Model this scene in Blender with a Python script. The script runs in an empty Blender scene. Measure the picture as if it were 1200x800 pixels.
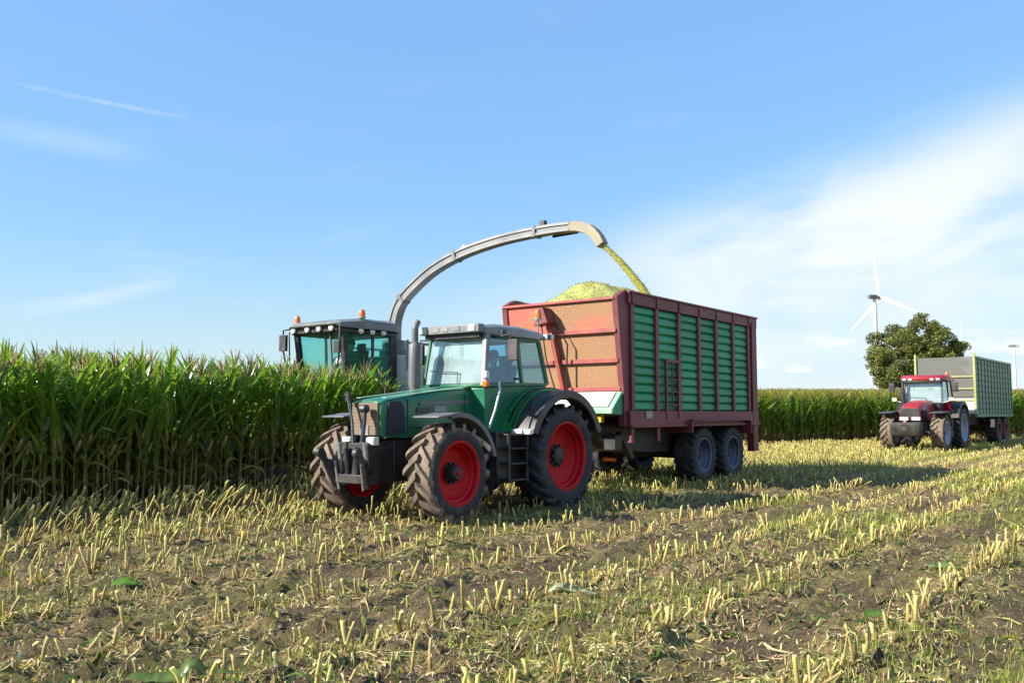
import bpy, bmesh, math, random
import numpy as np
from mathutils import Vector, Matrix

S = bpy.context.scene
COL = S.collection
R_ = math.radians
random.seed(7)
rng = np.random.default_rng(11)

# ------------------------------------------------------------------ camera, light, exposure
CAM_H = 1.75
cam = bpy.data.cameras.new('camera')
cam.sensor_width = 36.0
cam.lens = 31.5
cam.clip_start = 0.1
cam.clip_end = 9000.0
cam_o = bpy.data.objects.new('camera', cam)
COL.objects.link(cam_o)
cam_o.location = (0, 0, CAM_H)
cam_o.rotation_euler = (R_(90) + math.atan(84 / 1050), 0, 0)
S.camera = cam_o

SUN_EL = 31.0
SUN_XY = (-0.955, -0.297)            # horizontal direction towards the sun
sun = bpy.data.lights.new('sun', 'SUN')
sun.energy = 5.0
sun.angle = R_(0.53)
sun.color = (1.0, 0.93, 0.82)
sun_o = bpy.data.objects.new('sun', sun)
COL.objects.link(sun_o)
_ce = math.cos(R_(SUN_EL))
sun_o.rotation_euler = Vector((-SUN_XY[0] * _ce, -SUN_XY[1] * _ce, -math.sin(R_(SUN_EL)))).to_track_quat('-Z', 'Y').to_euler()
sun_o.location = (-30, -10, 25)

S.view_settings.view_transform = 'Standard'
S.view_settings.look = 'None'
S.view_settings.gamma = 1.0
S.view_settings.exposure = 1.1
S.render.engine = 'CYCLES'


class NB:
    """small helper to wire shader nodes"""
    def __init__(s, tree):
        s.t = tree
        s.n = tree.nodes
        s.l = tree.links

    def node(s, typ, **kw):
        n = s.n.new(typ)
        for k, v in kw.items():
            setattr(n, k, v)
        return n

    def put(s, sock, v):
        if hasattr(v, 'is_linked') or isinstance(v, bpy.types.NodeSocket):
            s.l.new(v, sock)
        else:
            sock.default_value = v

    def math(s, op, a, b=None, c=None, clamp=False):
        n = s.node('ShaderNodeMath', operation=op, use_clamp=clamp)
        s.put(n.inputs[0], a)
        if b is not None:
            s.put(n.inputs[1], b)
        if c is not None:
            s.put(n.inputs[2], c)
        return n.outputs[0]

    def noise(s, vec, scale, detail=4, rough=0.55, dist=0.0):
        n = s.node('ShaderNodeTexNoise')
        if vec is not None:
            s.l.new(vec, n.inputs['Vector'])
        n.inputs['Scale'].default_value = scale
        n.inputs['Detail'].default_value = detail
        n.inputs['Roughness'].default_value = rough
        n.inputs['Distortion'].default_value = dist
        return n.outputs['Fac']

    def smooth(s, v, a, b, lo=0.0, hi=1.0):
        n = s.node('ShaderNodeMapRange', interpolation_type='SMOOTHSTEP')
        s.put(n.inputs['Value'], v)
        n.inputs['From Min'].default_value = a
        n.inputs['From Max'].default_value = b
        n.inputs['To Min'].default_value = lo
        n.inputs['To Max'].default_value = hi
        return n.outputs[0]

    def mix(s, f, a, b, blend='MIX'):
        n = s.node('ShaderNodeMix', data_type='RGBA', blend_type=blend)
        s.put(n.inputs[0], f)
        for sock, v in ((n.inputs[6], a), (n.inputs[7], b)):
            if isinstance(v, tuple):
                sock.default_value = (*v[:3], 1)
            else:
                s.l.new(v, sock)
        return n.outputs[2]


# ------------------------------------------------------------------ sky
W = bpy.data.worlds.new('World')
S.world = W
W.use_nodes = True
nb = NB(W.node_tree)
for n in list(nb.n):
    nb.n.remove(n)
out = nb.node('ShaderNodeOutputWorld')
bg = nb.node('ShaderNodeBackground')
bg.inputs['Strength'].default_value = 0.068
sky = nb.node('ShaderNodeTexSky', sky_type='NISHITA')
sky.sun_disc = False
sky.sun_elevation = R_(SUN_EL)
sky.sun_rotation = math.atan2(SUN_XY[0], SUN_XY[1])
sky.altitude = 50
sky.air_density = 1.0
sky.dust_density = 0.3
sky.ozone_density = 1.6
tc = nb.node('ShaderNodeTexCoord')
sep = nb.node('ShaderNodeSeparateXYZ')
nb.l.new(tc.outputs['Generated'], sep.inputs[0])
vx, vy, vz = sep.outputs
DEG = 57.29578
az = nb.math('MULTIPLY', nb.math('ARCTAN2', vx, vy), DEG)
el = nb.math('MULTIPLY', nb.math('ARCSINE', vz), DEG)
# wispy cirrus: a soft band that climbs to the right of the field
d_line = nb.math('SUBTRACT', el, nb.math('MULTIPLY_ADD', az, 0.24, 9.4))
comb = nb.node('ShaderNodeCombineXYZ')
nb.put(comb.inputs[0], nb.math('MULTIPLY', nb.math('ADD', az, nb.math('MULTIPLY', el, 0.9)), 0.05))
nb.put(comb.inputs[1], nb.math('MULTIPLY', d_line, 0.16))
cn = nb.noise(comb.outputs[0], 1.6, 6, 0.5, 0.35)
band = nb.math('MULTIPLY', nb.smooth(d_line, -13.0, -4.0, 0.45, 1.0), nb.smooth(d_line, 3.0, -3.2))
band = nb.math('MULTIPLY', band, nb.smooth(az, -9, 19))
cirrus = nb.math('MULTIPLY', band, nb.smooth(cn, 0.3, 0.66, 0.34, 1.0))
# thin veils elsewhere
comb2 = nb.node('ShaderNodeCombineXYZ')
nb.put(comb2.inputs[0], nb.math('MULTIPLY', az, 0.035))
nb.put(comb2.inputs[1], nb.math('MULTIPLY_ADD', el, 0.15, nb.math('MULTIPLY', az, -0.012)))
vn = nb.noise(comb2.outputs[0], 2.2, 7, 0.6, 0.6)
veil = nb.math('MULTIPLY', nb.smooth(vn, 0.52, 0.8), nb.smooth(el, 24, 5, 0.12, 0.6))
# small fair-weather cumulus low over the horizon
comb3 = nb.node('ShaderNodeCombineXYZ')
nb.put(comb3.inputs[0], nb.math('MULTIPLY', az, 0.16))
nb.put(comb3.inputs[1], nb.math('MULTIPLY', el, 0.42))
un = nb.noise(comb3.outputs[0], 1.5, 7, 0.55, 0.2)
puff = nb.math('MULTIPLY', nb.smooth(un, 0.5, 0.62), nb.math('MULTIPLY', nb.smooth(el, 1.0, 2.4), nb.smooth(el, 5.6, 3.2)))
puff = nb.math('MULTIPLY', puff, nb.math('MULTIPLY', nb.smooth(az, -26, 22, 0.15, 0.75), 1.0))
# a thinning contrail high on the left
cl = nb.math('ABSOLUTE', nb.math('SUBTRACT', el, nb.math('MULTIPLY_ADD', az, -0.069, 16.07)))
trail = nb.math('MULTIPLY', nb.smooth(cl, 0.2, 0.02), nb.math('MULTIPLY', nb.smooth(az, -30.5, -27), nb.smooth(az, -20.0, -21.3)))
trail = nb.math('MULTIPLY', trail, nb.smooth(nb.noise(comb.outputs[0], 9, 3), 0.3, 0.6, 0.05, 0.22))
# faint feathered streaks on the left
for a0_, a1_, c0_, sl_, wd_, amp_ in ((-33, -21, 15.4, -0.05, 1.1, 0.2), (-31, -19.5, 6.6, 0.24, 0.8, 0.42)):
    mid_ = 0.5 * (a0_ + a1_)
    dl_ = nb.math('ABSOLUTE', nb.math('SUBTRACT', el, nb.math('MULTIPLY_ADD', nb.math('SUBTRACT', az, mid_), sl_, c0_)))
    st_ = nb.math('MULTIPLY', nb.smooth(dl_, wd_, 0.0), nb.math('MULTIPLY', nb.smooth(az, a0_, a0_ + 5), nb.smooth(az, a1_, a1_ - 5)))
    st_ = nb.math('MULTIPLY', st_, nb.smooth(nb.noise(comb2.outputs[0], 9, 5, 0.65, 0.5), 0.3, 0.7, 0.15, amp_))
    trail = nb.math('ADD', trail, st_)
low_haze = nb.math('MULTIPLY', nb.smooth(el, 13.0, -1.0), 0.55)
tot = nb.math('ADD', nb.math('ADD', nb.math('MULTIPLY', cirrus, 1.0), nb.math('MULTIPLY', veil, 0.35)), nb.math('ADD', puff, trail), clamp=True)
rgb = nb.node('ShaderNodeRGBToBW')
nb.l.new(sky.outputs[0], rgb.inputs[0])
# a hazy late-summer sky: evens out the step from the dark zenith to the bright horizon
gain = nb.math('MULTIPLY', nb.math('POWER', rgb.outputs[0], -0.6), 2.62)
gv = nb.node('ShaderNodeCombineXYZ')
nb.put(gv.inputs[0], nb.math('MULTIPLY', gain, 0.8))
nb.put(gv.inputs[1], nb.math('MULTIPLY', gain, 0.99))
nb.put(gv.inputs[2], nb.math('MULTIPLY', gain, 1.10))
skyc = nb.mix(1.0, sky.outputs[0], gv.outputs[0], 'MULTIPLY')
skyc = nb.mix(low_haze, skyc, (5.3, 6.3, 7.5))
skymix = nb.mix(tot, skyc, (6.6, 7.0, 7.6))
nb.l.new(skymix, bg.inputs['Color'])
nb.l.new(bg.outputs[0], out.inputs[0])


# ------------------------------------------------------------------ materials
def principled(name, base=(0.5, 0.5, 0.5), rough=0.5, metal=0.0, spec=None):
    m = bpy.data.materials.new(name)
    m.use_nodes = True
    b = NB(m.node_tree)
    p = b.n['Principled BSDF']
    p.inputs['Base Color'].default_value = (*base, 1)
    p.inputs['Roughness'].default_value = rough
    p.inputs['Metallic'].default_value = metal
    if spec is not None:
        p.inputs['Specular IOR Level'].default_value = spec
    return m, b, p


def coords(b, kind='Object'):
    return b.node('ShaderNodeTexCoord').outputs[kind]


def paint(name, base, rough=0.35, dust=0.25, dcol=(0.26, 0.2, 0.13), scale=3.0, metal=0.0, bump=0.02, spec=0.5):
    """painted sheet metal with patchy dirt, dried splashes and slight colour drift"""
    m, b, p = principled(name, base, rough, metal, spec)
    co = coords(b)
    big = b.noise(co, scale, 5, 0.6, 0.4)
    fine = b.noise(co, scale * 14, 3, 0.6)
    f = b.math('MULTIPLY', b.smooth(big, 0.38, 0.78), dust)
    f = b.math('ADD', f, b.math('MULTIPLY', b.smooth(fine, 0.58, 0.75), dust * 0.6), clamp=True)
    drift = b.noise(co, scale * 0.5, 2)
    c0 = b.mix(b.smooth(drift, 0.3, 0.7), tuple(x * 0.82 for x in base), tuple(min(1, x * 1.15) for x in base))
    oi = b.node('ShaderNodeObjectInfo')
    hv = b.node('ShaderNodeHueSaturation')
    b.l.new(c0, hv.inputs['Color'])
    b.l.new(b.math('MULTIPLY_ADD', oi.outputs['Random'], 0.22, 0.88), hv.inputs['Value'])
    c0 = hv.outputs[0]
    b.l.new(b.mix(f, c0, dcol), p.inputs['Base Color'])
    b.l.new(b.math('MULTIPLY_ADD', f, 0.5, rough, clamp=True), p.inputs['Roughness'])
    if bump:
        bp = b.node('ShaderNodeBump')
        bp.inputs['Strength'].default_value = bump * 5
        bp.inputs['Distance'].default_value = 0.004
        b.l.new(fine, bp.inputs['Height'])
        b.l.new(bp.outputs[0], p.inputs['Normal'])
    return m


def glass(name, tint, gloss=0.12, dust=0.0, dcol=(0.6, 0.62, 0.6)):
    m = bpy.data.materials.new(name)
    m.use_nodes = True
    b = NB(m.node_tree)
    for n in list(b.n):
        b.n.remove(n)
    o = b.node('ShaderNodeOutputMaterial')
    tr = b.node('ShaderNodeBsdfTransparent')
    tr.inputs[0].default_value = (*tint, 1)
    gl = b.node('ShaderNodeBsdfGlossy')
    gl.inputs['Roughness'].default_value = 0.03
    gl.inputs['Color'].default_value = (0.95, 1, 1, 1)
    fr = b.node('ShaderNodeLayerWeight')
    fr.inputs[0].default_value = 0.5
    fres = b.math('MULTIPLY_ADD', b.math('POWER', fr.outputs['Facing'], 4.0), 0.6, 0.03)
    mx = b.node('ShaderNodeMixShader')
    b.l.new(b.math('ADD', fres, gloss, clamp=True), mx.inputs[0])
    b.l.new(tr.outputs[0], mx.inputs[1])
    b.l.new(gl.outputs[0], mx.inputs[2])
    last = mx
    if dust:  # diffuse film over the pane; on windscreens it also paints in sky reflection
        df = b.node('ShaderNodeBsdfDiffuse')
        df.inputs[0].default_value = (*dcol, 1)
        m2 = b.node('ShaderNodeMixShader')
        co = coords(b)
        f = b.math('MULTIPLY', b.smooth(b.noise(co, 2.2, 5, 0.6, 0.5), 0.25, 0.75, 0.55, 1.0), dust)
        b.l.new(f, m2.inputs[0])
        b.l.new(mx.outputs[0], m2.inputs[1])
        b.l.new(df.outputs[0], m2.inputs[2])
        last = m2
    b.l.new(last.outputs[0], o.inputs[0])
    return m


def leafmat(name, tint=(1, 1, 1), trans=0.35, vary=0.35, rough=0.42, attr=True, base=(0.1, 0.2, 0.03)):
    """thin plant tissue; colour comes from a per-vertex tissue attribute"""
    m, b, p = principled(name, base, rough)
    if attr:
        a = b.node('ShaderNodeAttribute')
        a.attribute_name = 'Col'
        c = a.outputs['Color']
    else:
        c = b.mix(0.0, base, base)
    oi = b.node('ShaderNodeObjectInfo')
    v = b.math('MULTIPLY_ADD', oi.outputs['Random'], vary, 1 - vary / 2)
    co = coords(b)
    ns = b.smooth(b.noise(co, 9, 4, 0.6), 0.3, 0.7, 0.72, 1.25)
    hs = b.node('ShaderNodeHueSaturation')
    b.l.new(b.mix(1.0, c, tint, 'MULTIPLY'), hs.inputs['Color'])
    b.l.new(b.math('MULTIPLY', v, ns), hs.inputs['Value'])
    cc = hs.outputs[0]
    b.l.new(cc, p.inputs['Base Color'])
    tl = b.node('ShaderNodeBsdfTranslucent')
    b.l.new(b.mix(1.0, cc, (1.25, 1.2, 0.6), 'MULTIPLY'), tl.inputs[0])
    mx = b.node('ShaderNodeMixShader')
    mx.inputs[0].default_value = trans
    b.l.new(p.outputs[0], mx.inputs[1])
    b.l.new(tl.outputs[0], mx.inputs[2])
    b.l.new(mx.outputs[0], b.n['Material Output'].inputs[0])
    return m


M = {}
M['green'] = paint('tractor_green_paint', (0.008, 0.125, 0.062), 0.28, 0.12)
M['bright_green'] = paint('fender_green_paint', (0.01, 0.22, 0.05), 0.22, 0.05)
M['pale_green'] = paint('pale_green_paint_and_highlight', (0.3, 0.5, 0.36), 0.35, 0.25)
M['black'] = paint('black_plastic', (0.02, 0.02, 0.026), 0.42, 0.22)
M['chassis'] = paint('dark_chassis', (0.016, 0.016, 0.018), 0.5, 0.14)
M['grey'] = paint('grey_metal', (0.22, 0.22, 0.235), 0.38, 0.25, metal=0.2)
M['midgrey'] = paint('grey_plastic', (0.12, 0.12, 0.135), 0.45, 0.35)
M['steel'] = paint('worn_steel', (0.32, 0.32, 0.33), 0.4, 0.35, metal=0.6)
M['white'] = paint('white_paint', (0.62, 0.63, 0.6), 0.4, 0.2)
M['rim_red'] = paint('rim_red_paint', (0.4, 0.002, 0.006), 0.5, 0.04, spec=0.2)
M['rim_blue'] = paint('rim_blue_grey_paint', (0.05, 0.065, 0.12), 0.5, 0.2)
M['rim_silver'] = paint('rim_silver_paint', (0.25, 0.31, 0.46), 0.4, 0.25)
M['rim_darkred'] = paint('rim_dark_red_paint', (0.2, 0.02, 0.02), 0.5, 0.35)
M['maroon'] = paint('trailer_maroon_paint', (0.15, 0.02, 0.028), 0.5, 0.16)
M['faded_red'] = paint('faded_red_paint', (0.31, 0.05, 0.045), 0.55, 0.25, (0.42, 0.26, 0.16))
M['panel_green'] = paint('trailer_panel_green', (0.005, 0.25, 0.1), 0.5, 0.2, scale=1.2)
M['panel_dark'] = paint('trailer_dark_inside', (0.07, 0.065, 0.065), 0.6, 0.4)
M['yellow'] = paint('yellow_paint', (0.75, 0.5, 0.02), 0.4, 0.15)
M['case_red'] = paint('tractor_red_paint', (0.33, 0.006, 0.014), 0.32, 0.12)
M['harv_white'] = paint('harvester_pale_paint', (0.6, 0.61, 0.57), 0.4, 0.2)
M['spout'] = paint('spout_pale_grey_paint', (0.15, 0.165, 0.165), 0.4, 0.25)
M['beige'] = paint('worn_beige_deflector', (0.25, 0.22, 0.155), 0.5, 0.4)
M['louver'] = paint('louver_grey_green', (0.2, 0.26, 0.225), 0.5, 0.3, scale=1.5)
M['louver_frame'] = paint('louver_frame_green', (0.05, 0.2, 0.11), 0.4, 0.2)
M['lime'] = paint('lime_frame_paint', (0.32, 0.35, 0.11), 0.5, 0.35)
M['cloth_dark'] = paint('dark_cloth', (0.03, 0.035, 0.05), 0.9, 0.0)
M['seat'] = paint('seat_fabric', (0.03, 0.03, 0.032), 0.9, 0.1)
M['turbine'] = paint('turbine_white', (0.55, 0.57, 0.6), 0.5, 0.03, scale=0.02)
M['chrome'] = principled('mirror_metal', (0.7, 0.7, 0.72), 0.2, 1.0)[0]
M['lamp'] = principled('lamp_lens', (0.75, 0.75, 0.72), 0.12, 0.3)[0]
M['glass_pale'] = glass('dust_and_glare_windscreen', (0.86, 0.93, 0.92), 0.14, 0.34, (0.55, 0.66, 0.63))  # pale film holds sky reflection and dust together in its colour
M['glass_blue'] = glass('blue_side_glass', (0.66, 0.86, 0.92), 0.05, 0.02, (0.3, 0.4, 0.45))
M['glass_teal'] = glass('teal_tinted_glass', (0.74, 0.95, 0.92), 0.0, 0.04, (0.3, 0.5, 0.5))


def mk_orange():
    m, b, p = principled('amber_lens', (0.85, 0.16, 0.008), 0.2)
    p.inputs['Transmission Weight'].default_value = 0.15
    return m


M['amber'] = mk_orange()


def mk_rubber(name, base, mud, lo, hi):
    m, b, p = principled(name, base, 0.75)
    co = coords(b)
    n1 = b.noise(co, 5, 6, 0.65, 0.3)
    n2 = b.noise(co, 40, 3, 0.6)
    f = b.smooth(b.math('MULTIPLY_ADD', n2, 0.35, n1), lo, hi)
    b.l.new(b.mix(f, base, mud), p.inputs['Base Color'])
    bp = b.node('ShaderNodeBump')
    bp.inputs['Strength'].default_value = 0.5
    bp.inputs['Distance'].default_value = 0.01
    b.l.new(b.math('MULTIPLY_ADD', n2, 0.4, n1), bp.inputs['Height'])
    b.l.new(bp.outputs[0], p.inputs['Normal'])
    p.inputs['Roughness'].default_value = 0.8
    return m


M['rubber'] = mk_rubber('tyre_rubber', (0.022, 0.023, 0.028), (0.11, 0.085, 0.06), 0.62, 1.05)
M['mud'] = mk_rubber('muddy_tread', (0.028, 0.026, 0.025), (0.19, 0.14, 0.095), 0.4, 0.8)


def mk_frontwall():
    """red sheet mostly hidden under stuck-on chopped straw"""
    m, b, p = principled('straw_crusted_red_sheet', (0.4, 0.2, 0.1), 0.85)
    co = coords(b)
    sp_ = b.node('ShaderNodeSeparateXYZ')
    b.l.new(co, sp_.inputs[0])
    big = b.noise(co, 1.6, 5, 0.6, 0.5)
    chips = b.noise(co, 55, 4, 0.7)
    # bare paint in the upper far corner with a ragged diagonal edge
    diag = b.math('ADD', b.math('MULTIPLY', sp_.outputs[1], -0.75), b.math('MULTIPLY', sp_.outputs[2], 1.0))
    bare = b.smooth(b.math('MULTIPLY_ADD', big, 0.8, diag), 4.95, 5.25)
    smear = b.math('MULTIPLY', b.math('MULTIPLY', b.smooth(sp_.outputs[2], 3.55, 3.68), b.smooth(sp_.outputs[2], 4.0, 3.8)), b.smooth(big, 0.42, 0.58))
    bare = b.math('MAXIMUM', bare, b.math('MULTIPLY', smear, 0.75))
    straw = b.mix(b.smooth(chips, 0.35, 0.68), (0.21, 0.095, 0.048), (0.45, 0.27, 0.145))
    straw = b.mix(b.smooth(big, 0.35, 0.7), straw, (0.33, 0.18, 0.085))
    red = b.mix(b.smooth(chips, 0.45, 0.65), (0.5, 0.1, 0.08), (0.5, 0.2, 0.13))
    b.l.new(b.mix(bare, straw, red), p.inputs['Base Color'])
    bp = b.node('ShaderNodeBump')
    bp.inputs['Strength'].default_value = 0.7
    bp.inputs['Distance'].default_value = 0.012
    b.l.new(chips, bp.inputs['Height'])
    b.l.new(bp.outputs[0], p.inputs['Normal'])
    return m


M['frontwall'] = mk_frontwall()


def mk_grille(name, c0, c1, sc):
    m, b, p = principled(name, c0, 0.8)
    co = coords(b)
    w1 = b.node('ShaderNodeTexWave', wave_type='BANDS', bands_direction='Z')
    b.l.new(co, w1.inputs['Vector'])
    w1.inputs['Scale'].default_value = sc
    n = b.noise(co, 8, 5, 0.65)
    f = b.math('MULTIPLY', b.smooth(w1.outputs['Fac'], 0.15, 0.5), b.smooth(n, 0.25, 0.55, 0.5, 1))
    b.l.new(b.mix(f, c0, c1), p.inputs['Base Color'])
    return m


M['grille'] = mk_grille('dusty_grille_mesh', (0.07, 0.05, 0.035), (0.24, 0.17, 0.11), 14)
M['vent'] = mk_grille('side_vent_mesh', (0.012, 0.012, 0.02), (0.03, 0.03, 0.045), 20)


def mk_net():
    """see-through grey net"""
    m = bpy.data.materials.new('grey_net')
    m.use_nodes = True
    b = NB(m.node_tree)
    for n in list(b.n):
        b.n.remove(n)
    o = b.node('ShaderNodeOutputMaterial')
    tr = b.node('ShaderNodeBsdfTransparent')
    df = b.node('ShaderNodeBsdfDiffuse')
    co = coords(b)
    b.l.new(b.mix(b.noise(co, 30, 3), (0.13, 0.135, 0.13), (0.24, 0.235, 0.2)), df.inputs[0])
    mx = b.node('ShaderNodeMixShader')
    mx.inputs[0].default_value = 0.62
    b.l.new(tr.outputs[0], mx.inputs[1])
    b.l.new(df.outputs[0], mx.inputs[2])
    b.l.new(mx.outputs[0], o.inputs[0])
    return m


M['net'] = mk_net()


def mk_silage():
    m, b, p = principled('chopped_maize', (0.4, 0.4, 0.1), 0.9)
    a = b.node('ShaderNodeAttribute')
    a.attribute_name = 'Col'
    co = coords(b)
    n1 = b.noise(co, 28, 5, 0.7)
    n2 = b.noise(co, 3, 3)
    c = b.mix(b.smooth(n1, 0.35, 0.65), (0.17, 0.19, 0.035), (0.46, 0.44, 0.17))
    c = b.mix(b.math('MULTIPLY', b.smooth(n2, 0.35, 0.7), 0.4), c, (0.3, 0.31, 0.075))
    b.l.new(b.mix(0.45, c, a.outputs['Color']), p.inputs['Base Color'])
    bp = b.node('ShaderNodeBump')
    bp.inputs['Strength'].default_value = 0.9
    bp.inputs['Distance'].default_value = 0.03
    b.l.new(n1, bp.inputs['Height'])
    b.l.new(bp.outputs[0], p.inputs['Normal'])
    return m


M['silage'] = mk_silage()
M['corn'] = leafmat('maize_leaf_tissue', trans=0.5, rough=0.28)
M['straw'] = leafmat('dry_stalk_tissue', trans=0.12, rough=0.7, vary=0.45)
M['grassleaf'] = leafmat('grass_tissue', trans=0.3, rough=0.6)
M['treeleaf'] = leafmat('tree_leaf_tissue', trans=0.25, rough=0.55)


def mk_bark():
    m, b, p = principled('bark', (0.07, 0.052, 0.038), 0.9)
    co = coords(b)
    n = b.noise(co, 6, 5, 0.7)
    b.l.new(b.mix(n, (0.035, 0.027, 0.02), (0.13, 0.1, 0.075)), p.inputs['Base Color'])
    return m


M['bark'] = mk_bark()


# ------------------------------------------------------------------ object helpers
def tag(o, label=None, cat=None, group=None, kind=None):
    if label:
        o['label'] = label
    if cat:
        o['category'] = cat
    if group:
        o['group'] = group
    if kind:
        o['kind'] = kind
    return o


def empty(name, loc=(0, 0, 0), rz=0.0):
    o = bpy.data.objects.new(name, None)
    o.empty_display_size = 0.3
    COL.objects.link(o)
    o.location = loc
    o.rotation_euler = (0, 0, rz)
    return o


def rotm(axis, deg):
    return Matrix.Rotation(R_(deg), 3, axis)


class MB:
    """collects faces, then becomes ONE mesh object"""
    def __init__(s):
        s.v = []
        s.f = []
        s.mi = []
        s.cur = 0

    def mat(s, i):
        s.cur = i
        return s

    def face(s, idx):
        s.f.append(tuple(idx))
        s.mi.append(s.cur)

    def add(s, vs, fs):
        k = len(s.v)
        s.v += [tuple(v) for v in vs]
        for f in fs:
            s.face([k + i for i in f])

    def box(s, c, d, rot=None, taper=1.0):
        x, y, z = d[0] / 2, d[1] / 2, d[2] / 2
        vs = [Vector((sx * x * (taper if sz > 0 else 1), sy * y * (taper if sz > 0 else 1), sz * z)) for sz in (-1, 1) for sx, sy in ((-1, -1), (1, -1), (1, 1), (-1, 1))]
        if rot is not None:
            vs = [rot @ v for v in vs]
        c = Vector(c)
        s.add([v + c for v in vs], [(3, 2, 1, 0), (4, 5, 6, 7), (0, 1, 5, 4), (1, 2, 6, 5), (2, 3, 7, 6), (3, 0, 4, 7)])
        return s

    def beam(s, a, b, w, h, up=(0, 0, 1)):
        a, b = Vector(a), Vector(b)
        d = (b - a).normalized()
        u = Vector(up)
        if abs(d.dot(u)) > 0.97:
            u = Vector((1, 0, 0))
        sx = d.cross(u).normalized() * (w / 2)
        sz = sx.cross(d).normalized() * (h / 2)
        vs = [p + i * sx + j * sz for p in (a, b) for i, j in ((-1, -1), (1, -1), (1, 1), (-1, 1))]
        s.add(vs, [(3, 2, 1, 0), (4, 5, 6, 7), (0, 1, 5, 4), (1, 2, 6, 5), (2, 3, 7, 6), (3, 0, 4, 7)])
        return s

    def tube(s, pts, r, n=8, cap=True):
        pts = [Vector(p) for p in pts]
        rs = r if isinstance(r, (list, tuple)) else [r] * len(pts)
        k0 = len(s.v)
        ref = Vector((0, 0, 1))
        for i, p in enumerate(pts):
            d = (pts[min(i + 1, len(pts) - 1)] - pts[max(i - 1, 0)]).normalized()
            rf = ref if abs(d.dot(ref)) < 0.95 else Vector((1, 0, 0))
            a = d.cross(rf).normalized()
            b = a.cross(d).normalized()
            for j in range(n):
                t = 2 * math.pi * j / n
                s.v.append(tuple(p + (a * math.cos(t) + b * math.sin(t)) * rs[i]))
        for i in range(len(pts) - 1):
            for j in range(n):
                s.face((k0 + i * n + j, k0 + i * n + (j + 1) % n, k0 + (i + 1) * n + (j + 1) % n, k0 + (i + 1) * n + j))
        if cap:
            s.face([k0 + j for j in range(n)][::-1])
            s.face([k0 + (len(pts) - 1) * n + j for j in range(n)])
        return s

    def prism(s, poly, axis, a0, a1):
        """poly: 2d points in the two remaining axes, pushed along axis from a0 to a1"""
        def mk(p, a):
            return {'x': (a, p[0], p[1]), 'y': (p[0], a, p[1]), 'z': (p[0], p[1], a)}[axis]
        n = len(poly)
        vs = [mk(p, a0) for p in poly] + [mk(p, a1) for p in poly]
        fs = [tuple(range(n))[::-1], tuple(range(n, 2 * n))] + [(i, (i + 1) % n, n + (i + 1) % n, n + i) for i in range(n)]
        s.add(vs, fs)
        return s

    def loft(s, secs, cap=True, closed=True):
        n = len(secs[0])
        k0 = len(s.v)
        for sec in secs:
            s.v += [tuple(p) for p in sec]
        for i in range(len(secs) - 1):
            for j in range(n if closed else n - 1):
                s.face((k0 + i * n + j, k0 + i * n + (j + 1) % n, k0 + (i + 1) * n + (j + 1) % n, k0 + (i + 1) * n + j))
        if cap and closed:
            s.face([k0 + j for j in range(n)][::-1])
            s.face([k0 + (len(secs) - 1) * n + j for j in range(n)])
        return s

    def lathe(s, prof, n=32, c=(0, 0, 0), axis='y', cap=False):
        k0 = len(s.v)
        for r, h in prof:
            for j in range(n):
                t = 2 * math.pi * j / n
                a, b = r * math.cos(t), r * math.sin(t)
                p = {'y': (a, h, b), 'z': (a, b, h), 'x': (h, a, b)}[axis]
                s.v.append((p[0] + c[0], p[1] + c[1], p[2] + c[2]))
        for i in range(len(prof) - 1):
            for j in range(n):
                s.face((k0 + i * n + j, k0 + i * n + (j + 1) % n, k0 + (i + 1) * n + (j + 1) % n, k0 + (i + 1) * n + j))
        if cap:
            s.face([k0 + j for j in range(n)])
            s.face([k0 + (len(prof) - 1) * n + j for j in range(n)])
        return s

    def arc_shell(s, c, r, th, a0, a1, y0, y1, n=16, lip=0.0):
        """curved mudguard round the y axis: angles in degrees from +x towards +z"""
        secs = []
        for i in range(n + 1):
            a = R_(a0 + (a1 - a0) * i / n)
            ca, sa = math.cos(a), math.sin(a)
            def P(rr, y):
                return (c[0] + rr * ca, y, c[1] + rr * sa)
            secs.append([P(r, y0), P(r + th, y0), P(r + th, y1), P(r - lip, y1), P(r - lip, y1 - th if y1 > y0 else y1 + th), P(r, y1 - th if y1 > y0 else y1 + th)])
        s.loft(secs)
        return s

    def build(s, name, mats, parent=None, bevel=0.0, smooth=0.6, loc=None, rz=None):
        me = bpy.data.meshes.new(name)
        me.from_pydata(s.v, [], s.f)
        if not isinstance(mats, (list, tuple)):
            mats = [mats]
        for m in mats:
            me.materials.append(m)
        me.polygons.foreach_set('material_index', s.mi)
        bm = bmesh.new()
        bm.from_mesh(me)
        bmesh.ops.recalc_face_normals(bm, faces=bm.faces)
        bm.to_mesh(me)
        bm.free()
        me.shade_smooth()
        me.set_sharp_from_angle(angle=smooth)
        o = bpy.data.objects.new(name, me)
        COL.objects.link(o)
        if parent is not None:
            o.parent = parent
        if loc is not None:
            o.location = loc
        if rz is not None:
            o.rotation_euler = (0, 0, rz)
        if bevel:
            md = o.modifiers.new('bevel', 'BEVEL')
            md.width = bevel
            md.segments = 2
            md.limit_method = 'ANGLE'
            md.angle_limit = 0.6
        return o


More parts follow.
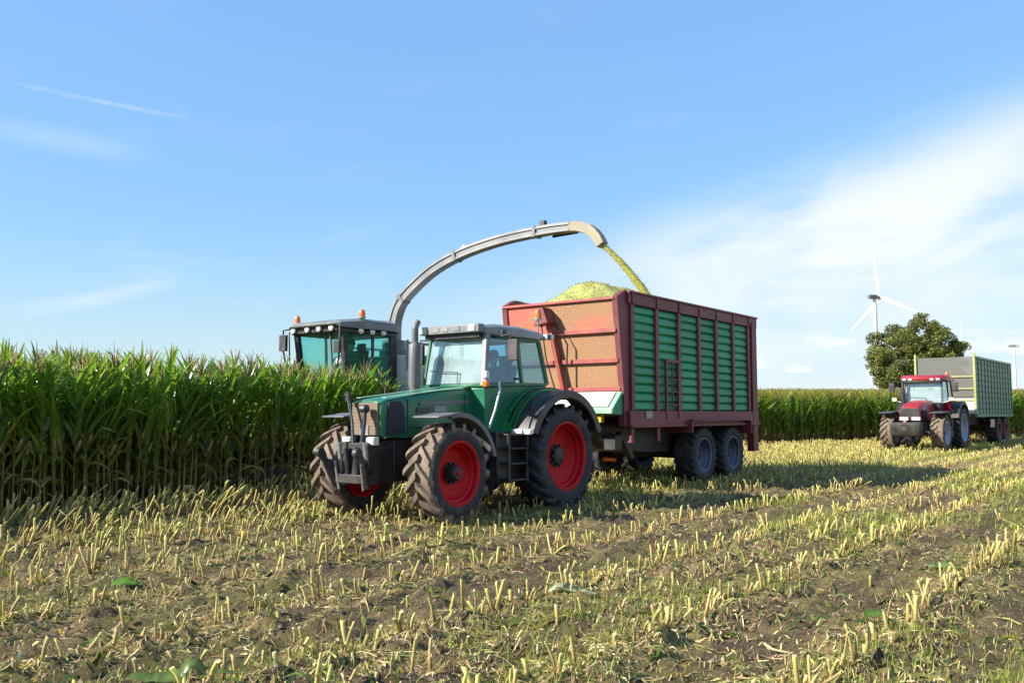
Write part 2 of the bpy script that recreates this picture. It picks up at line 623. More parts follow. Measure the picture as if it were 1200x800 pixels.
def np_mesh(name, V, Q, mats, C=None, mi=None, parent=None, smooth=True):
    """big quad mesh straight from arrays, with an optional tissue-colour attribute"""
    me = bpy.data.meshes.new(name)
    V = np.asarray(V, np.float32)
    Q = np.asarray(Q, np.int32)
    me.vertices.add(len(V))
    me.vertices.foreach_set('co', V.ravel())
    me.loops.add(Q.size)
    me.loops.foreach_set('vertex_index', Q.ravel())
    me.polygons.add(len(Q))
    me.polygons.foreach_set('loop_start', np.arange(0, Q.size, 4, dtype=np.int32))
    try:
        me.polygons.foreach_set('loop_total', np.full(len(Q), 4, np.int32))
    except Exception:
        pass
    for m in (mats if isinstance(mats, (list, tuple)) else [mats]):
        me.materials.append(m)
    if mi is not None:
        me.polygons.foreach_set('material_index', np.asarray(mi, np.int32))
    me.update(calc_edges=True)
    if C is not None:
        at = me.attributes.new('Col', 'FLOAT_COLOR', 'POINT')
        cc = np.ones((len(V), 4), np.float32)
        cc[:, :3] = C
        at.data.foreach_set('color', cc.ravel())
    if smooth:
        me.shade_smooth()
    o = bpy.data.objects.new(name, me)
    COL.objects.link(o)
    if parent is not None:
        o.parent = parent
    return o


def merge(temps, idx, P, rz, sc, tilt=None, tint=None):
    """copies of array templates -> arrays.  temps: list of (V, Q, C)"""
    Vs, Qs, Cs = [], [], []
    off = 0
    idx = np.asarray(idx)
    for k, (V, Q, C) in enumerate(temps):
        sel = np.where(idx == k)[0]
        if len(sel) == 0:
            continue
        n = len(V)
        v = V[None] * np.asarray(sc)[sel][:, None, :]
        c, s = np.cos(rz[sel])[:, None], np.sin(rz[sel])[:, None]
        x = v[..., 0] * c - v[..., 1] * s
        y = v[..., 0] * s + v[..., 1] * c
        z = v[..., 2]
        if tilt is not None:
            x = x + z * tilt[sel, 0][:, None]
            y = y + z * tilt[sel, 1][:, None]
        w = np.stack([x, y, z], -1) + P[sel][:, None, :]
        Vs.append(w.reshape(-1, 3))
        q = Q[None] + (np.arange(len(sel)) * n)[:, None, None] + off
        Qs.append(q.reshape(-1, 4))
        cc = np.repeat(C[None], len(sel), 0)
        if tint is not None:
            cc = cc * tint[sel][:, None, :]
        Cs.append(cc.reshape(-1, 3))
        off += n * len(sel)
    return np.concatenate(Vs), np.concatenate(Qs), np.concatenate(Cs)


# ------------------------------------------------------------------ field coordinates and terrain
A0 = np.array([-8.68, 15.2])
DIR = np.array([0.609, 0.793])       # along the maize rows, away from the viewer
NRM = np.array([0.793, -0.609])      # across the rows, towards the viewer


def tu(x, y):
    rx, ry = x - A0[0], y - A0[1]
    return rx * DIR[0] + ry * DIR[1], rx * NRM[0] + ry * NRM[1]


def xy(t, u):
    return A0[0] + t * DIR[0] + u * NRM[0], A0[1] + t * DIR[1] + u * NRM[1]


def gbase(y):
    y = np.asarray(y, float)
    z = np.interp(y, [-50, 22, 41, 47, 100, 125, 5000], [0, 0, 0.16, 0.2, 1.68, 1.8, 1.8])
    return z


def _hash(ix, iy, seed):
    h = (ix.astype(np.int64) * 374761393 + iy.astype(np.int64) * 668265263 + seed * 144665) & 0xFFFFFFFF
    h = ((h ^ (h >> 13)) * 1274126177) & 0xFFFFFFFF
    return ((h ^ (h >> 16)) & 0xFFFF) / 65535.0


def vnoise(x, y, seed=0):
    x = np.asarray(x, float)
    y = np.asarray(y, float)
    ix, iy = np.floor(x), np.floor(y)
    fx, fy = x - ix, y - iy
    fx = fx * fx * (3 - 2 * fx)
    fy = fy * fy * (3 - 2 * fy)
    a, b = _hash(ix, iy, seed), _hash(ix + 1, iy, seed)
    c, d = _hash(ix, iy + 1, seed), _hash(ix + 1, iy + 1, seed)
    return (a * (1 - fx) + b * fx) * (1 - fy) + (c * (1 - fx) + d * fx) * fy


def fbm(x, y, oct=4, seed=0, g=0.5):
    s, a, t = 0.0, 1.0, 0.0
    for i in range(oct):
        s = s + a * vnoise(np.asarray(x) * 2 ** i, np.asarray(y) * 2 ** i, seed + i * 7)
        t += a
        a *= g
    return s / t


TRACKS = (8.87, 10.37, 13.37, 14.87)      # u of wheel tracks pressed into the stubble


def track_amt(u, t):
    a = 0.0
    for k in TRACKS:
        w = u + 0.15 * np.sin(t * 0.21 + k)
        a = a + np.exp(-((w - k) / 0.34) ** 2)
    return np.clip(a, 0, 1)


def ground_z(x, y):
    x = np.asarray(x, float)
    y = np.asarray(y, float)
    t, u = tu(x, y)
    z = gbase(y)
    near = np.clip((34 - y) / 10, 0, 1) * np.clip((x + 40) / 10, 0, 1) * np.clip((45 - x) / 10, 0, 1)
    cl = fbm(x * 4.5, y * 4.5, 4, 3, 0.55) - 0.5
    clod = np.maximum(fbm(x * 9, y * 9, 3, 21, 0.6) - 0.52, 0) * 0.22
    ridge = np.cos(2 * np.pi * u / 0.75) * 0.018
    tr = track_amt(u, t)
    micro = cl * 0.13 + clod * 1.3 + ridge * (1 - tr) - tr * 0.05 + (fbm(x * 0.7, y * 0.7, 2, 5) - 0.5) * 0.06
    return z + micro * near


def mk_ground():
    m, b, p = principled('stubble_soil', (0.1, 0.075, 0.055), 0.95)
    p.inputs['Specular IOR Level'].default_value = 0.15
    co = coords(b)
    sp_ = b.node('ShaderNodeSeparateXYZ')
    b.l.new(co, sp_.inputs[0])
    # coordinates along and across the rows
    rt = b.math('ADD', b.math('MULTIPLY', sp_.outputs[0], DIR[0]), b.math('MULTIPLY', sp_.outputs[1], DIR[1]))
    ru = b.math('ADD', b.math('MULTIPLY', sp_.outputs[0], NRM[0]), b.math('MULTIPLY', sp_.outputs[1], NRM[1]))
    cv = b.node('ShaderNodeCombineXYZ')
    b.put(cv.inputs[0], b.math('MULTIPLY', rt, 0.35))
    b.put(cv.inputs[1], ru)
    big = b.noise(cv.outputs[0], 0.7, 4, 0.6, 0.3)
    mid = b.noise(cv.outputs[0], 3.2, 6, 0.68, 0.4)
    fine = b.noise(co, 22, 6, 0.72)
    grain = b.noise(co, 110, 3, 0.7)
    soil = b.mix(fine, (0.042, 0.031, 0.021), (0.18, 0.13, 0.085))
    soil = b.mix(b.smooth(mid, 0.48, 0.72), soil, (0.25, 0.165, 0.095))
    straw = b.mix(grain, (0.24, 0.165, 0.065), (0.52, 0.4, 0.18))
    sf = b.smooth(b.math('MULTIPLY_ADD', fine, 0.55, b.math('MULTIPLY', mid, 0.55)), 0.46, 0.62)
    rowf = b.math('MULTIPLY_ADD', b.math('COSINE', b.math('MULTIPLY', b.math('ADD', ru, 16.14 - 0.62), 2 * math.pi / 1.5)), 0.5, 0.5)
    rowf = b.math('MULTIPLY', rowf, b.smooth(mid, 0.3, 0.6, 0.4, 1.0))
    soil = b.mix(b.math('MULTIPLY', b.math('SUBTRACT', 1.0, rowf), 0.5), soil, b.mix(fine, (0.028, 0.021, 0.016), (0.11, 0.08, 0.056)))
    sf = b.math('MULTIPLY', sf, b.smooth(rowf, 0.05, 0.75, 0.35, 1.0))
    # towards the far field the litter closes up and hides the soil
    farf = b.smooth(sp_.outputs[1], 14, 36)
    sf = b.math('MAXIMUM', b.math('MULTIPLY', sf, 0.75), b.math('MULTIPLY', farf, b.smooth(fine, 0.28, 0.6, 0.45, 0.95)))
    c = b.mix(sf, soil, straw)
    gf = b.math('MULTIPLY', b.smooth(b.math('MULTIPLY_ADD', mid, 0.4, b.math('MULTIPLY', big, 0.8)), 0.55, 0.72), b.smooth(b.math('MULTIPLY_ADD', fine, 0.6, b.math('MULTIPLY', grain, 0.5)), 0.46, 0.66, 0.05, 0.6))
    c = b.mix(gf, c, (0.16, 0.2, 0.03))
    b.l.new(c, p.inputs['Base Color'])
    bp = b.node('ShaderNodeBump')
    bp.inputs['Strength'].default_value = 1.0
    bp.inputs['Distance'].default_value = 0.06
    b.l.new(b.math('MULTIPLY_ADD', grain, 0.3, fine), bp.inputs['Height'])
    b.l.new(bp.outputs[0], p.inputs['Normal'])
    return m


def axis_pts(segs):
    out_ = [segs[0][0]]
    for a, b, st0, st1 in segs:
        p = a
        while p < b - 1e-6:
            f = (p - a) / (b - a)
            p = min(b, p + st0 * (st1 / st0) ** f)
            out_.append(p)
    return np.array(out_)


gx = axis_pts([(-4000, -60, 700, 12), (-60, -14, 6, 0.25), (-14, 14, 0.065, 0.065), (14, 60, 0.2, 5), (60, 4000, 10, 700)])
gy = axis_pts([(-600, -10, 150, 4), (-10, 4.5, 2, 0.1), (4.5, 14, 0.055, 0.08), (14, 40, 0.09, 0.4), (40, 130, 0.5, 4), (130, 5000, 8, 800)])
GX, GY = np.meshgrid(gx, gy)
GV = np.stack([GX, GY, ground_z(GX, GY)], -1).reshape(-1, 3)
nx, ny = len(gx), len(gy)
ii, jj = np.meshgrid(np.arange(nx - 1), np.arange(ny - 1))
k = (jj * nx + ii).ravel()
tag(np_mesh('ground', GV, np.stack([k, k + 1, k + nx + 1, k + nx], -1), mk_ground()), kind='structure')


def gz(x, y):
    return float(ground_z(np.array([x]), np.array([y]))[0])


# ------------------------------------------------------------------ wheels
def wheel(parent, R, Wd, rimR, loc, side, rim_mat, tread_mat, nlug=19, lug=0.055, hub_mat=None, steer=0.0, hub_out=0.1, hub_cap=None, bolts=10):
    """wheel > tyre, rim.  side +1: outer face towards +y"""
    s = side
    h = MB()
    hr = rimR * 0.36
    h.lathe([(0.0, s * (0.12 * Wd + hub_out)), (hr * 0.55, s * (0.12 * Wd + hub_out)), (hr * 0.72, s * (0.12 * Wd + hub_out * 0.75)), (hr * 0.75, s * 0.1 * Wd), (hr, s * 0.1 * Wd), (hr, -s * 0.1 * Wd), (0, -s * 0.1 * Wd)], 24)
    for i in range(bolts):
        a = 2 * math.pi * i / bolts
        h.lathe([(0.0, s * (0.1 * Wd + 0.05)), (0.022, s * (0.1 * Wd + 0.05)), (0.022, s * 0.08 * Wd)], 6, (math.cos(a) * hr * 0.88, 0, math.sin(a) * hr * 0.88))
    if hub_cap:
        h.mat(1)
        h.lathe([(0.0, s * (0.12 * Wd + hub_out + 0.02)), (0.04, s * (0.12 * Wd + hub_out + 0.015)), (0.045, s * (0.12 * Wd + hub_out - 0.01))], 12)
    o = h.build('wheel', [hub_mat or M['chassis'], hub_cap or M['chassis']], parent, loc=loc, rz=R_(steer))
    t = MB()
    B = R - lug
    hw = Wd / 2
    prof = [(rimR - 0.01, -0.80 * hw), (rimR + 0.03, -0.9 * hw), (rimR + (B - rimR) * 0.3, -0.98 * hw), (rimR + (B - rimR) * 0.6, -1.0 * hw), (B - 0.05, -0.95 * hw), (B - 0.012, -0.82 * hw), (B, -0.4 * hw)]
    prof = prof + [(r, -y) for r, y in prof[::-1]]
    ring = 44
    t.lathe(prof, ring)
    nf = len(t.f)
    np_ = len(prof) - 1
    for i in range(nf):
        q = i // ring
        t.mi[i] = 1 if 4 <= q <= np_ - 5 else 0
    t.mat(1)
    pitch = 2 * math.pi / nlug
    lw = 0.33 * pitch
    for sd in (-1, 1):
        for j in range(nlug):
            a0 = pitch * (j + (0.5 if sd > 0 else 0))
            st = []
            for f, top in ((-0.03, R * 0.997), (0.35, R), (0.72, R), (0.93, R - 0.012), (1.0, R - 0.06), (0.985, R - 0.13)):
                y = sd * hw * f
                a = a0 - max(f, 0) * 0.85 * pitch * 1.1
                base = B - 0.03 if f < 0.95 else top - 0.05
                w0 = lw * (1.2 if f < 0.5 else 1.0)
                def P(rr, aa, yy=y):
                    return (rr * math.cos(aa), yy, rr * math.sin(aa))
                yb = y if f < 0.95 else y * 0.93
                st.append([P(base, a - w0 * 0.62, yb), P(top, a - w0 * 0.42), P(top, a + w0 * 0.42), P(base, a + w0 * 0.62, yb)])
            t.loft(st)
    t.build('tyre', [M['rubber'], tread_mat], o, smooth=0.5)
    r = MB()
    r.lathe([(rimR + 0.035, s * 0.9 * hw), (rimR + 0.035, s * 0.93 * hw), (rimR, s * 0.93 * hw), (rimR - 0.025, s * 0.84 * hw), (rimR - 0.03, s * 0.62 * hw), (rimR - 0.065, s * 0.55 * hw), (rimR - 0.08, s * 0.38 * hw), (rimR * 0.74, s * 0.22 * hw), (rimR * 0.5, s * 0.16 * hw), (rimR * 0.3, s * 0.16 * hw), (0.0, s * 0.16 * hw)], 44)
    r.lathe([(rimR, -s * 0.92 * hw), (rimR - 0.04, -s * 0.8 * hw), (rimR - 0.09, s * 0.1 * hw), (rimR * 0.4, s * 0.1 * hw)], 44)
    r.build('rim', rim_mat, o)
    return o


# ------------------------------------------------------------------ seated driver
def make_driver(name, loc, rz, label, shirt, hair):
    """one continuous seated body grown over a skeleton; faces local +x, hips at the origin"""
    V, E, Rd = [], [], []

    def chain(pts, rads, start=None):
        prev = start
        ids = []
        for p, r in zip(pts, rads):
            V.append(p)
            Rd.append(r)
            i = len(V) - 1
            if prev is not None:
                E.append((prev, i))
            prev = i
            ids.append(i)
        return ids
    sp_ = chain([(0, 0, 0.06), (-0.03, 0, 0.2), (-0.03, 0, 0.36), (0.0, 0, 0.5), (0.02, 0, 0.58), (0.04, 0, 0.66), (0.05, 0, 0.74), (0.05, 0, 0.82)], [0.15, 0.14, 0.15, 0.13, 0.055, 0.075, 0.098, 0.08])
    chain([(0.145, 0, 0.735), (0.165, 0, 0.72)], [0.018, 0.012], sp_[6])      # nose
    for sy in (-1, 1):
        chain([(0.045, sy * 0.1, 0.74)], [0.018], sp_[6])                      # ears
        chain([(0.06, sy * 0.1, 0.03), (0.46, sy * 0.16, 0.08), (0.52, sy * 0.16, -0.36), (0.62, sy * 0.17, -0.4)], [0.095, 0.07, 0.045, 0.035], sp_[0])
        arm = chain([(0.0, sy * 0.2, 0.5), (0.12, sy * 0.26, 0.24), (0.36, sy * 0.17, 0.3), (0.42, sy * 0.155, 0.32)], [0.062, 0.046, 0.034, 0.036], sp_[3])
        for q in range(4):                                                      # fingers curled over the wheel rim
            dy = (q - 1.5) * 0.022
            chain([(0.46, sy * 0.155 + dy, 0.335), (0.49, sy * 0.155 + dy, 0.32), (0.485, sy * 0.155 + dy, 0.295)], [0.011, 0.009, 0.008], arm[-1])
        chain([(0.43, sy * 0.12, 0.31), (0.455, sy * 0.11, 0.3)], [0.011, 0.009], arm[-1])
    me = bpy.data.meshes.new(name)
    me.from_pydata(V, E, [])
    o = bpy.data.objects.new(name, me)
    COL.objects.link(o)
    sk = o.modifiers.new('skin', 'SKIN')
    for i, sv in enumerate(me.skin_vertices[0].data):
        sv.radius = (Rd[i], Rd[i])
        sv.use_root = (i == 0)
    sb = o.modifiers.new('sub', 'SUBSURF')
    sb.levels = sb.render_levels = 1
    m, b, p = principled('driver_skin_and_clothes', (0.4, 0.25, 0.18), 0.8)
    co = coords(b)
    sx = b.node('ShaderNodeSeparateXYZ')
    b.l.new(co, sx.inputs[0])
    head = b.smooth(sx.outputs[2], 0.575, 0.585)
    hand = b.math('MULTIPLY', b.smooth(sx.outputs[0], 0.37, 0.38), b.smooth(sx.outputs[2], 0.24, 0.25))
    leg = b.smooth(sx.outputs[2], 0.17, 0.16)
    c = b.mix(leg, shirt, (0.03, 0.035, 0.06))
    b.l.new(b.mix(b.math('MAXIMUM', head, hand), c, (0.42, 0.25, 0.18)), p.inputs['Base Color'])
    me.materials.append(m)
    o.location = loc
    o.rotation_euler = (0, 0, rz)
    hb = MB()
    hb.lathe([(0.0, 0.14), (0.06, 0.125), (0.098, 0.07), (0.108, 0.0), (0.104, -0.03)], 16, (0.035, 0, 0.785), 'z')
    hb.build('hair', principled('hair', hair, 0.8)[0], o)
    fb = MB()
    for sy in (-1, 1):
        fb.lathe([(0.0, 0.012), (0.01, 0.008), (0.014, 0)], 8, (0.134, sy * 0.036, 0.755), 'x')
    fb.build('eyes', M['black'], o)
    tag(o, label, 'person')
    return o


# ------------------------------------------------------------------ tractors
def beacon(parent, p, post=0.0, r=0.06, h=0.14):
    b = MB()
    b.lathe([(r * 1.1, 0), (r * 1.1, 0.03), (r, 0.035)], 12, (p[0], p[1], p[2] + post), 'z', cap=True)
    if post:
        b.tube([(p[0], p[1], p[2]), (p[0], p[1], p[2] + post)], 0.018, 8)
    o = b.build('beacon', M['steel'], parent)
    l = MB()
    l.lathe([(r, 0.036), (r * 0.95, h * 0.7), (r * 0.6, h), (0.001, h * 1.02)], 12, (p[0], p[1], p[2] + post), 'z')
    l.build('beacon_lens', M['amber'], o)
    return o


def worklight(parent, c, d=(0.1, 0.16, 0.1), mat_body='black', name='work_light', axis='x', sgn=1):
    b = MB()
    b.box(c, d)
    o = b.build(name, M[mat_body], parent, bevel=0.012)
    l = MB()
    off = d[0] / 2 + 0.004
    if axis == 'x':
        l.box((c[0] + sgn * off, c[1], c[2]), (0.008, d[1] * 0.82, d[2] * 0.8))
    l.build('lens', M['lamp'], o)
    return o


def quad_pane(mb, pts, th=0.006):
    p = [Vector(q) for q in pts]
    n = (p[1] - p[0]).cross(p[3] - p[0]).normalized() * th
    mb.add(p + [q + n for q in p], [(3, 2, 1, 0), (4, 5, 6, 7), (0, 1, 5, 4), (1, 2, 6, 5), (2, 3, 7, 6), (3, 0, 4, 7)])


def cab_glass(parent, C, front_mat, side_mat, body_mat, sy=0.7):
    """C: dict with pillar tops/bottoms (x, z).  Frame, panes and lower body"""
    (ax, az), (atx, atz) = C['a'], C['at']
    (bx, bz), (btx, btz) = C['b'], C['bt']
    (cx, cz), (ctx, ctz) = C['c'], C['ct']
    ti = C.get('tin', 0.06)                   # the cab leans in towards the roof
    fr = MB()
    for s in (-1, 1):
        A, T = (ax, s * sy, az), (atx, s * (sy - ti), atz)
        fr.beam(A, T, 0.06, 0.07)
        fr.beam((bx, s * (sy + 0.015), bz), (btx, s * (sy - ti + 0.015), btz), 0.05, 0.08)
        fr.beam((cx, s * sy, cz), (ctx, s * (sy - ti), ctz), 0.07, 0.08)
        fr.beam((ax, s * sy, az), (bx, s * (sy + 0.01), bz), 0.06, 0.06)
        fr.beam((bx, s * (sy + 0.01), bz), (cx, s * sy, cz), 0.06, 0.06)
        fr.beam(T, (btx, s * (sy - ti), btz), 0.05, 0.06)
        fr.beam((btx, s * (sy - ti), btz), (ctx, s * (sy - ti), ctz), 0.05, 0.06)
    for (x, z, tin) in ((ax, az, 0), (cx, cz, 0), (atx, atz, ti), (ctx, ctz, ti)):
        fr.beam((x, -(sy - tin), z), (x, sy - tin, z), 0.06, 0.06)
    fr.build('cab_frame', body_mat, parent, bevel=0.012)
    w = MB()
    e = 0.04
    quad_pane(w, [(ax + 0.01, -sy + e, az + e), (ax + 0.01, sy - e, az + e), (atx + 0.01, sy - ti - e, atz - e), (atx + 0.01, -sy + ti + e, atz - e)])
    o = w.build('windscreen', front_mat, parent)
    wp = MB()
    wp.beam((ax + 0.04, -sy * 0.75, az + 0.28), (ax + 0.035, 0.12, az + 0.24), 0.014, 0.014)
    wp.beam((ax + 0.05, 0.12, az + 0.03), (ax + 0.035, 0.12, az + 0.26), 0.012, 0.012)
    wp.build('wiper', M['black'], o)
    w = MB()
    quad_pane(w, [(cx - 0.01, -sy + e, cz + e), (cx - 0.01, sy - e, cz + e), (ctx - 0.01, sy - ti - e, ctz - e), (ctx - 0.01, -sy + ti + e, ctz - e)])
    w.build('rear_window', side_mat, parent)
    for s in (-1, 1):
        w = MB()
        quad_pane(w, [(ax - e, s * sy, az + e), (bx + e, s * (sy + 0.01), bz + e), (btx + e, s * (sy - ti), btz - e), (atx - e, s * (sy - ti), atz - e)])
        d = w.build('door_window', side_mat, parent)
        hd = MB()
        hd.box((bx + 0.14, s * (sy + 0.025), bz + 0.1), (0.12, 0.03, 0.04))
        hd.build('handle', M['black'], d)
        w = MB()
        quad_pane(w, [(bx - e, s * (sy + 0.005), bz + e), (cx + e, s * sy, cz + e), (ctx + e, s * (sy - ti), ctz - e), (btx - e, s * (sy - ti), btz - e)])
        w.build('side_window', side_mat, parent)


def seat_and_wheel(parent, x, z, wx):
    s = MB()
    s.box((x, 0, z), (0.5, 0.5, 0.14))
    s.box((x - 0.26, 0, z + 0.36), (0.14, 0.5, 0.66), rotm('Y', -8))
    s.box((x - 0.31, 0, z + 0.78), (0.1, 0.28, 0.2))
    s.box((x, 0, z - 0.25), (0.3, 0.3, 0.4))
    s.build('seat', M['seat'], parent, bevel=0.03)
    w = MB()
    pts = []
    for i in range(21):
        a = 2 * math.pi * i / 20
        pts.append((wx - 0.1 * math.sin(a), 0.2 * math.cos(a), z + 0.34 + 0.16 * math.sin(a)))
    w.tube(pts, 0.016, 6, cap=False)
    w.tube([(wx, 0, z + 0.34), (wx + 0.2, 0, z - 0.1)], 0.03, 8)
    w.beam((wx, -0.2, z + 0.34), (wx, 0.2, z + 0.34), 0.03, 0.015)
    w.build('steering_wheel', M['black'], parent)


VH = R_(180 + 90 - 37.5)            # local +x points towards the viewer and to the left
def heading(th):
    return math.atan2(-math.cos(R_(th)), -math.sin(R_(th)))


def local_to_world(root, p):
    c, s = math.cos(root.rotation_euler[2]), math.sin(root.rotation_euler[2])
    return (root.location[0] + c * p[0] - s * p[1], root.location[1] + s * p[0] + c * p[1], root.location[2] + p[2])


def green_tractor():
    g = empty('tractor', (-0.063, 17.477, 0.0), heading(37.5))
    tag(g, 'big green tractor with red rims and muddy front tyres, pulling the maroon trailer', 'tractor', 'tractors in the field')
    mud, red = M['mud'], M['rim_red']
    fx = 3.0
    for s in (1, -1):
        wheel(g, 0.965, 0.66, 0.60, (0, s * 1.06, 0.965), s, red, M['rubber'], 20, 0.06, hub_out=0.06)
    for s in (1, -1):
        wheel(g, 0.80, 0.54, 0.49, (fx, s * 1.09, 0.80), s, red, mud, 17, 0.07, hub_out=0.16, hub_cap=M['rim_red'], steer=2)
    # chassis, engine block, axles
    c = MB()
    c.box((1.6, 0, 1.0), (3.6, 0.56, 0.66))
    c.box((3.3, 0, 0.92), (0.9, 0.5, 0.55))
    c.box((0.35, 0, 1.25), (1.2, 0.9, 0.5))
    c.box((3.0, 0, 0.8), (0.28, 1.5, 0.2))
    c.lathe([(0.14, -1.0), (0.14, 1.0)], 12, (fx, 0, 0.8), cap=True)
    c.lathe([(0.2, -0.85), (0.2, 0.85)], 14, (0, 0, 0.965), cap=True)
    c.box((0.9, -0.55, 0.9), (1.2, 0.5, 0.5))
    c.build('chassis', M['chassis'], g, bevel=0.02)
    # bonnet
    h = MB()
    def sec(x, hw, zt, zb):
        return [(x, -hw, zb), (x, -hw, zt - 0.1), (x, -hw + 0.05, zt - 0.025), (x, -hw * 0.5, zt), (x, hw * 0.5, zt), (x, hw - 0.05, zt - 0.025), (x, hw, zt - 0.1), (x, hw, zb)]
    h.loft([sec(1.5, 0.40, 2.22, 1.36), sec(2.4, 0.39, 2.15, 1.36), sec(3.3, 0.365, 2.03, 1.36), sec(3.68, 0.35, 1.975, 1.37), sec(3.76, 0.335, 1.945, 1.39)])
    hood = h.build('bonnet', M['green'], g, bevel=0.01, smooth=0.5)
    q = MB()
    q.box((3.775, 0, 1.66), (0.03, 0.58, 0.52))
    q.build('grille', M['grille'], hood, bevel=0.006)
    q = MB()
    q.beam((3.80, 0, 1.40), (3.80, 0, 1.56), 0.2, 0.012, (1, 0, 0))
    q.build('badge_plate', M['grey'], hood)
    for s in (1, -1):
        q = MB()
        q.prism([(3.66, 1.40), (3.62, 1.93), (3.36, 1.95), (3.27, 1.84), (3.25, 1.42)], 'y', s * 0.352, s * 0.378)
        q.build('side_vent', M['vent'], hood)
        q = MB()
        q.box((2.82, s * 0.386, 1.80), (0.34, 0.02, 0.09))
        q.build('vent_slot', M['black'], hood)
        q = MB()
        q.box((2.42, s * 0.396, 1.82), (0.3, 0.012, 0.1))
        q.build('name_plate', M['grey'], hood)
        q = MB()
        q.box((2.3, s * 0.399, 1.93), (1.25, 0.010, 0.055), rotm('Y', 2))
        q.build('side_stripe', M['midgrey'], hood)
        for sx0, sx1, sz0, sz1 in ((3.18, 3.2, 1.4, 1.98), (1.78, 1.8, 1.4, 2.1)):
            q = MB()
            q.box(((sx0 + sx1) / 2, s * (0.372 if sx0 > 3 else 0.3975), (sz0 + sz1) / 2), (0.012, 0.02, sz1 - sz0))
            q.build('panel_seam', M['black'], hood)
        q = MB()
        q.box((2.5, s * 0.3925, 1.52), (1.3, 0.016, 0.012))
        q.build('panel_seam', M['black'], hood)
        q = MB()
        q.beam((1.55, s * 0.33, 2.235), (3.66, s * 0.30, 2.0), 0.09, 0.012)  # pale reflection along the bonnet edge, painted on as a strip
        q.build('edge_highlight', M['pale_green'], hood)
    # exhaust on the far side of the bonnet
    e = MB()
    e.lathe([(0.075, 1.9), (0.085, 2.2), (0.11, 2.25), (0.11, 2.95), (0.085, 3.02), (0.06, 3.04), (0.06, 3.3)], 16, (1.95, -0.66, 0), 'z')
    e.tube([(1.95, -0.66, 3.28), (1.93, -0.66, 3.36), (1.87, -0.66, 3.43)], [0.06, 0.06, 0.055], 12)
    e.build('exhaust_pipe', M['midgrey'], g)
    # front lift: block, lamps, arms, hoses
    b = MB()
    b.box((3.86, 0, 0.98), (0.32, 0.62, 0.6))
    b.box((4.0, 0, 0.72), (0.2, 0.9, 0.14))
    b.box((3.95, 0.2, 1.2), (0.2, 0.12, 0.2))
    b.box((3.95, -0.2, 1.2), (0.2, 0.12, 0.2))
    b.tube([(4.02, -0.1, 0.8), (4.1, -0.1, 1.22)], 0.05, 8)
    b.tube([(4.02, 0.12, 0.8), (4.1, 0.12, 1.22)], 0.05, 8)
    b.build('front_linkage', M['chassis'], g, bevel=0.012)
    for s in (1, -1):
        a = MB()
        a.beam((4.02, s * 0.36, 0.6), (4.20, s * 0.43, 1.0), 0.07, 0.15)
        a.beam((4.19, s * 0.43, 0.96), (4.36, s * 0.43, 1.16), 0.07, 0.1)
        a.lathe([(0.075, -0.05 + s * 0.43), (0.075, 0.05 + s * 0.43)], 12, (4.34, 0, 1.14), cap=True)
        a.build('lift_arm', M['black'], g, bevel=0.012)
        a = MB()
        a.tube([(3.96, s * 0.28, 0.62), (4.06, s * 0.3, 1.28)], 0.04, 8)
        a.tube([(4.06, s * 0.28, 0.55), (4.14, s * 0.3, 1.0)], 0.022, 8)
        a.build('lift_ram', M['steel'], g)
        worklight(g, (3.88, s * 0.27, 1.31), (0.12, 0.2, 0.13), 'white', 'headlight')
    a = MB()
    a.tube([(3.98, -0.05, 1.2), (3.93, -0.14, 1.6), (3.9, -0.27, 2.0)], [0.03, 0.024, 0.03], 8)
    a.box((3.9, -0.275, 2.02), (0.06, 0.07, 0.16))
    a.build('top_link', M['black'], g)
    a = MB()
    a.tube([(3.98, 0.14, 1.25), (3.96, 0.17, 1.6), (3.92, 0.13, 1.78)], [0.034, 0.034, 0.04], 8)
    a.lathe([(0.03, -0.06), (0.07, -0.05), (0.07, 0.05), (0.03, 0.06)], 10, (3.92, 0.13, 1.82), cap=True)
    a.build('hydraulic_hose', M['black'], g)
    # mudguards
    for s in (1, -1):
        f = MB()
        f.arc_shell((fx, 0.80), 0.93, 0.03, 76, 165, s * 0.80, s * 1.36, 14, 0.05)
        f.prism([(fx + 0.20, 1.70), (fx + 0.52, 1.675), (fx + 0.52, 1.703), (fx + 0.20, 1.735)], 'y', s * 0.80, s * 1.36)
        f.build('front_mudguard', M['midgrey'], g, bevel=0.01)
        f = MB()
        f.arc_shell((0.0, 0.965), 1.16, 0.05, 22, 158, s * 0.99, s * 1.42, 22, 0.10)
        f.build('rear_mudguard', M['black'], g, bevel=0.012)
        f = MB()
        f.arc_shell((0.0, 0.965), 1.20, 0.05, 18, 120, s * 0.70, s * 0.985, 18, 0.0)
        f.arc_shell((0.0, 0.965), 1.235, 0.045, 40, 110, s * 0.74, s * 0.80, 14, 0.0)
        f.build('inner_mudguard', M['bright_green'], g, bevel=0.01)
        f = MB()
        f.arc_shell((0.0, 0.965), 1.252, 0.02, 30, 110, s * 0.825, s * 0.87, 14, 0.0)
        f.arc_shell((0.0, 0.965), 1.252, 0.02, 24, 110, s * 0.95, s * 0.983, 14, 0.0)
        f.build('mudguard_seal', M['black'], g)
        f = MB()
        f.box((1.14, s * 1.2, 1.43), (0.14, 0.42, 0.09), rotm('Y', 10))
        f.build('position_light', M['lamp'], g, bevel=0.015)
    # steps, tank, lower cab
    st = MB()
    st.box((1.2, 0.78, 0.98), (0.72, 0.3, 0.9))
    st.prism([(0.9, 0.55), (1.58, 0.55), (1.62, 1.38), (0.9, 1.38)], 'y', 0.94, 0.98)
    st.build('tank_panel', M['black'], g, bevel=0.015)
    st = MB()
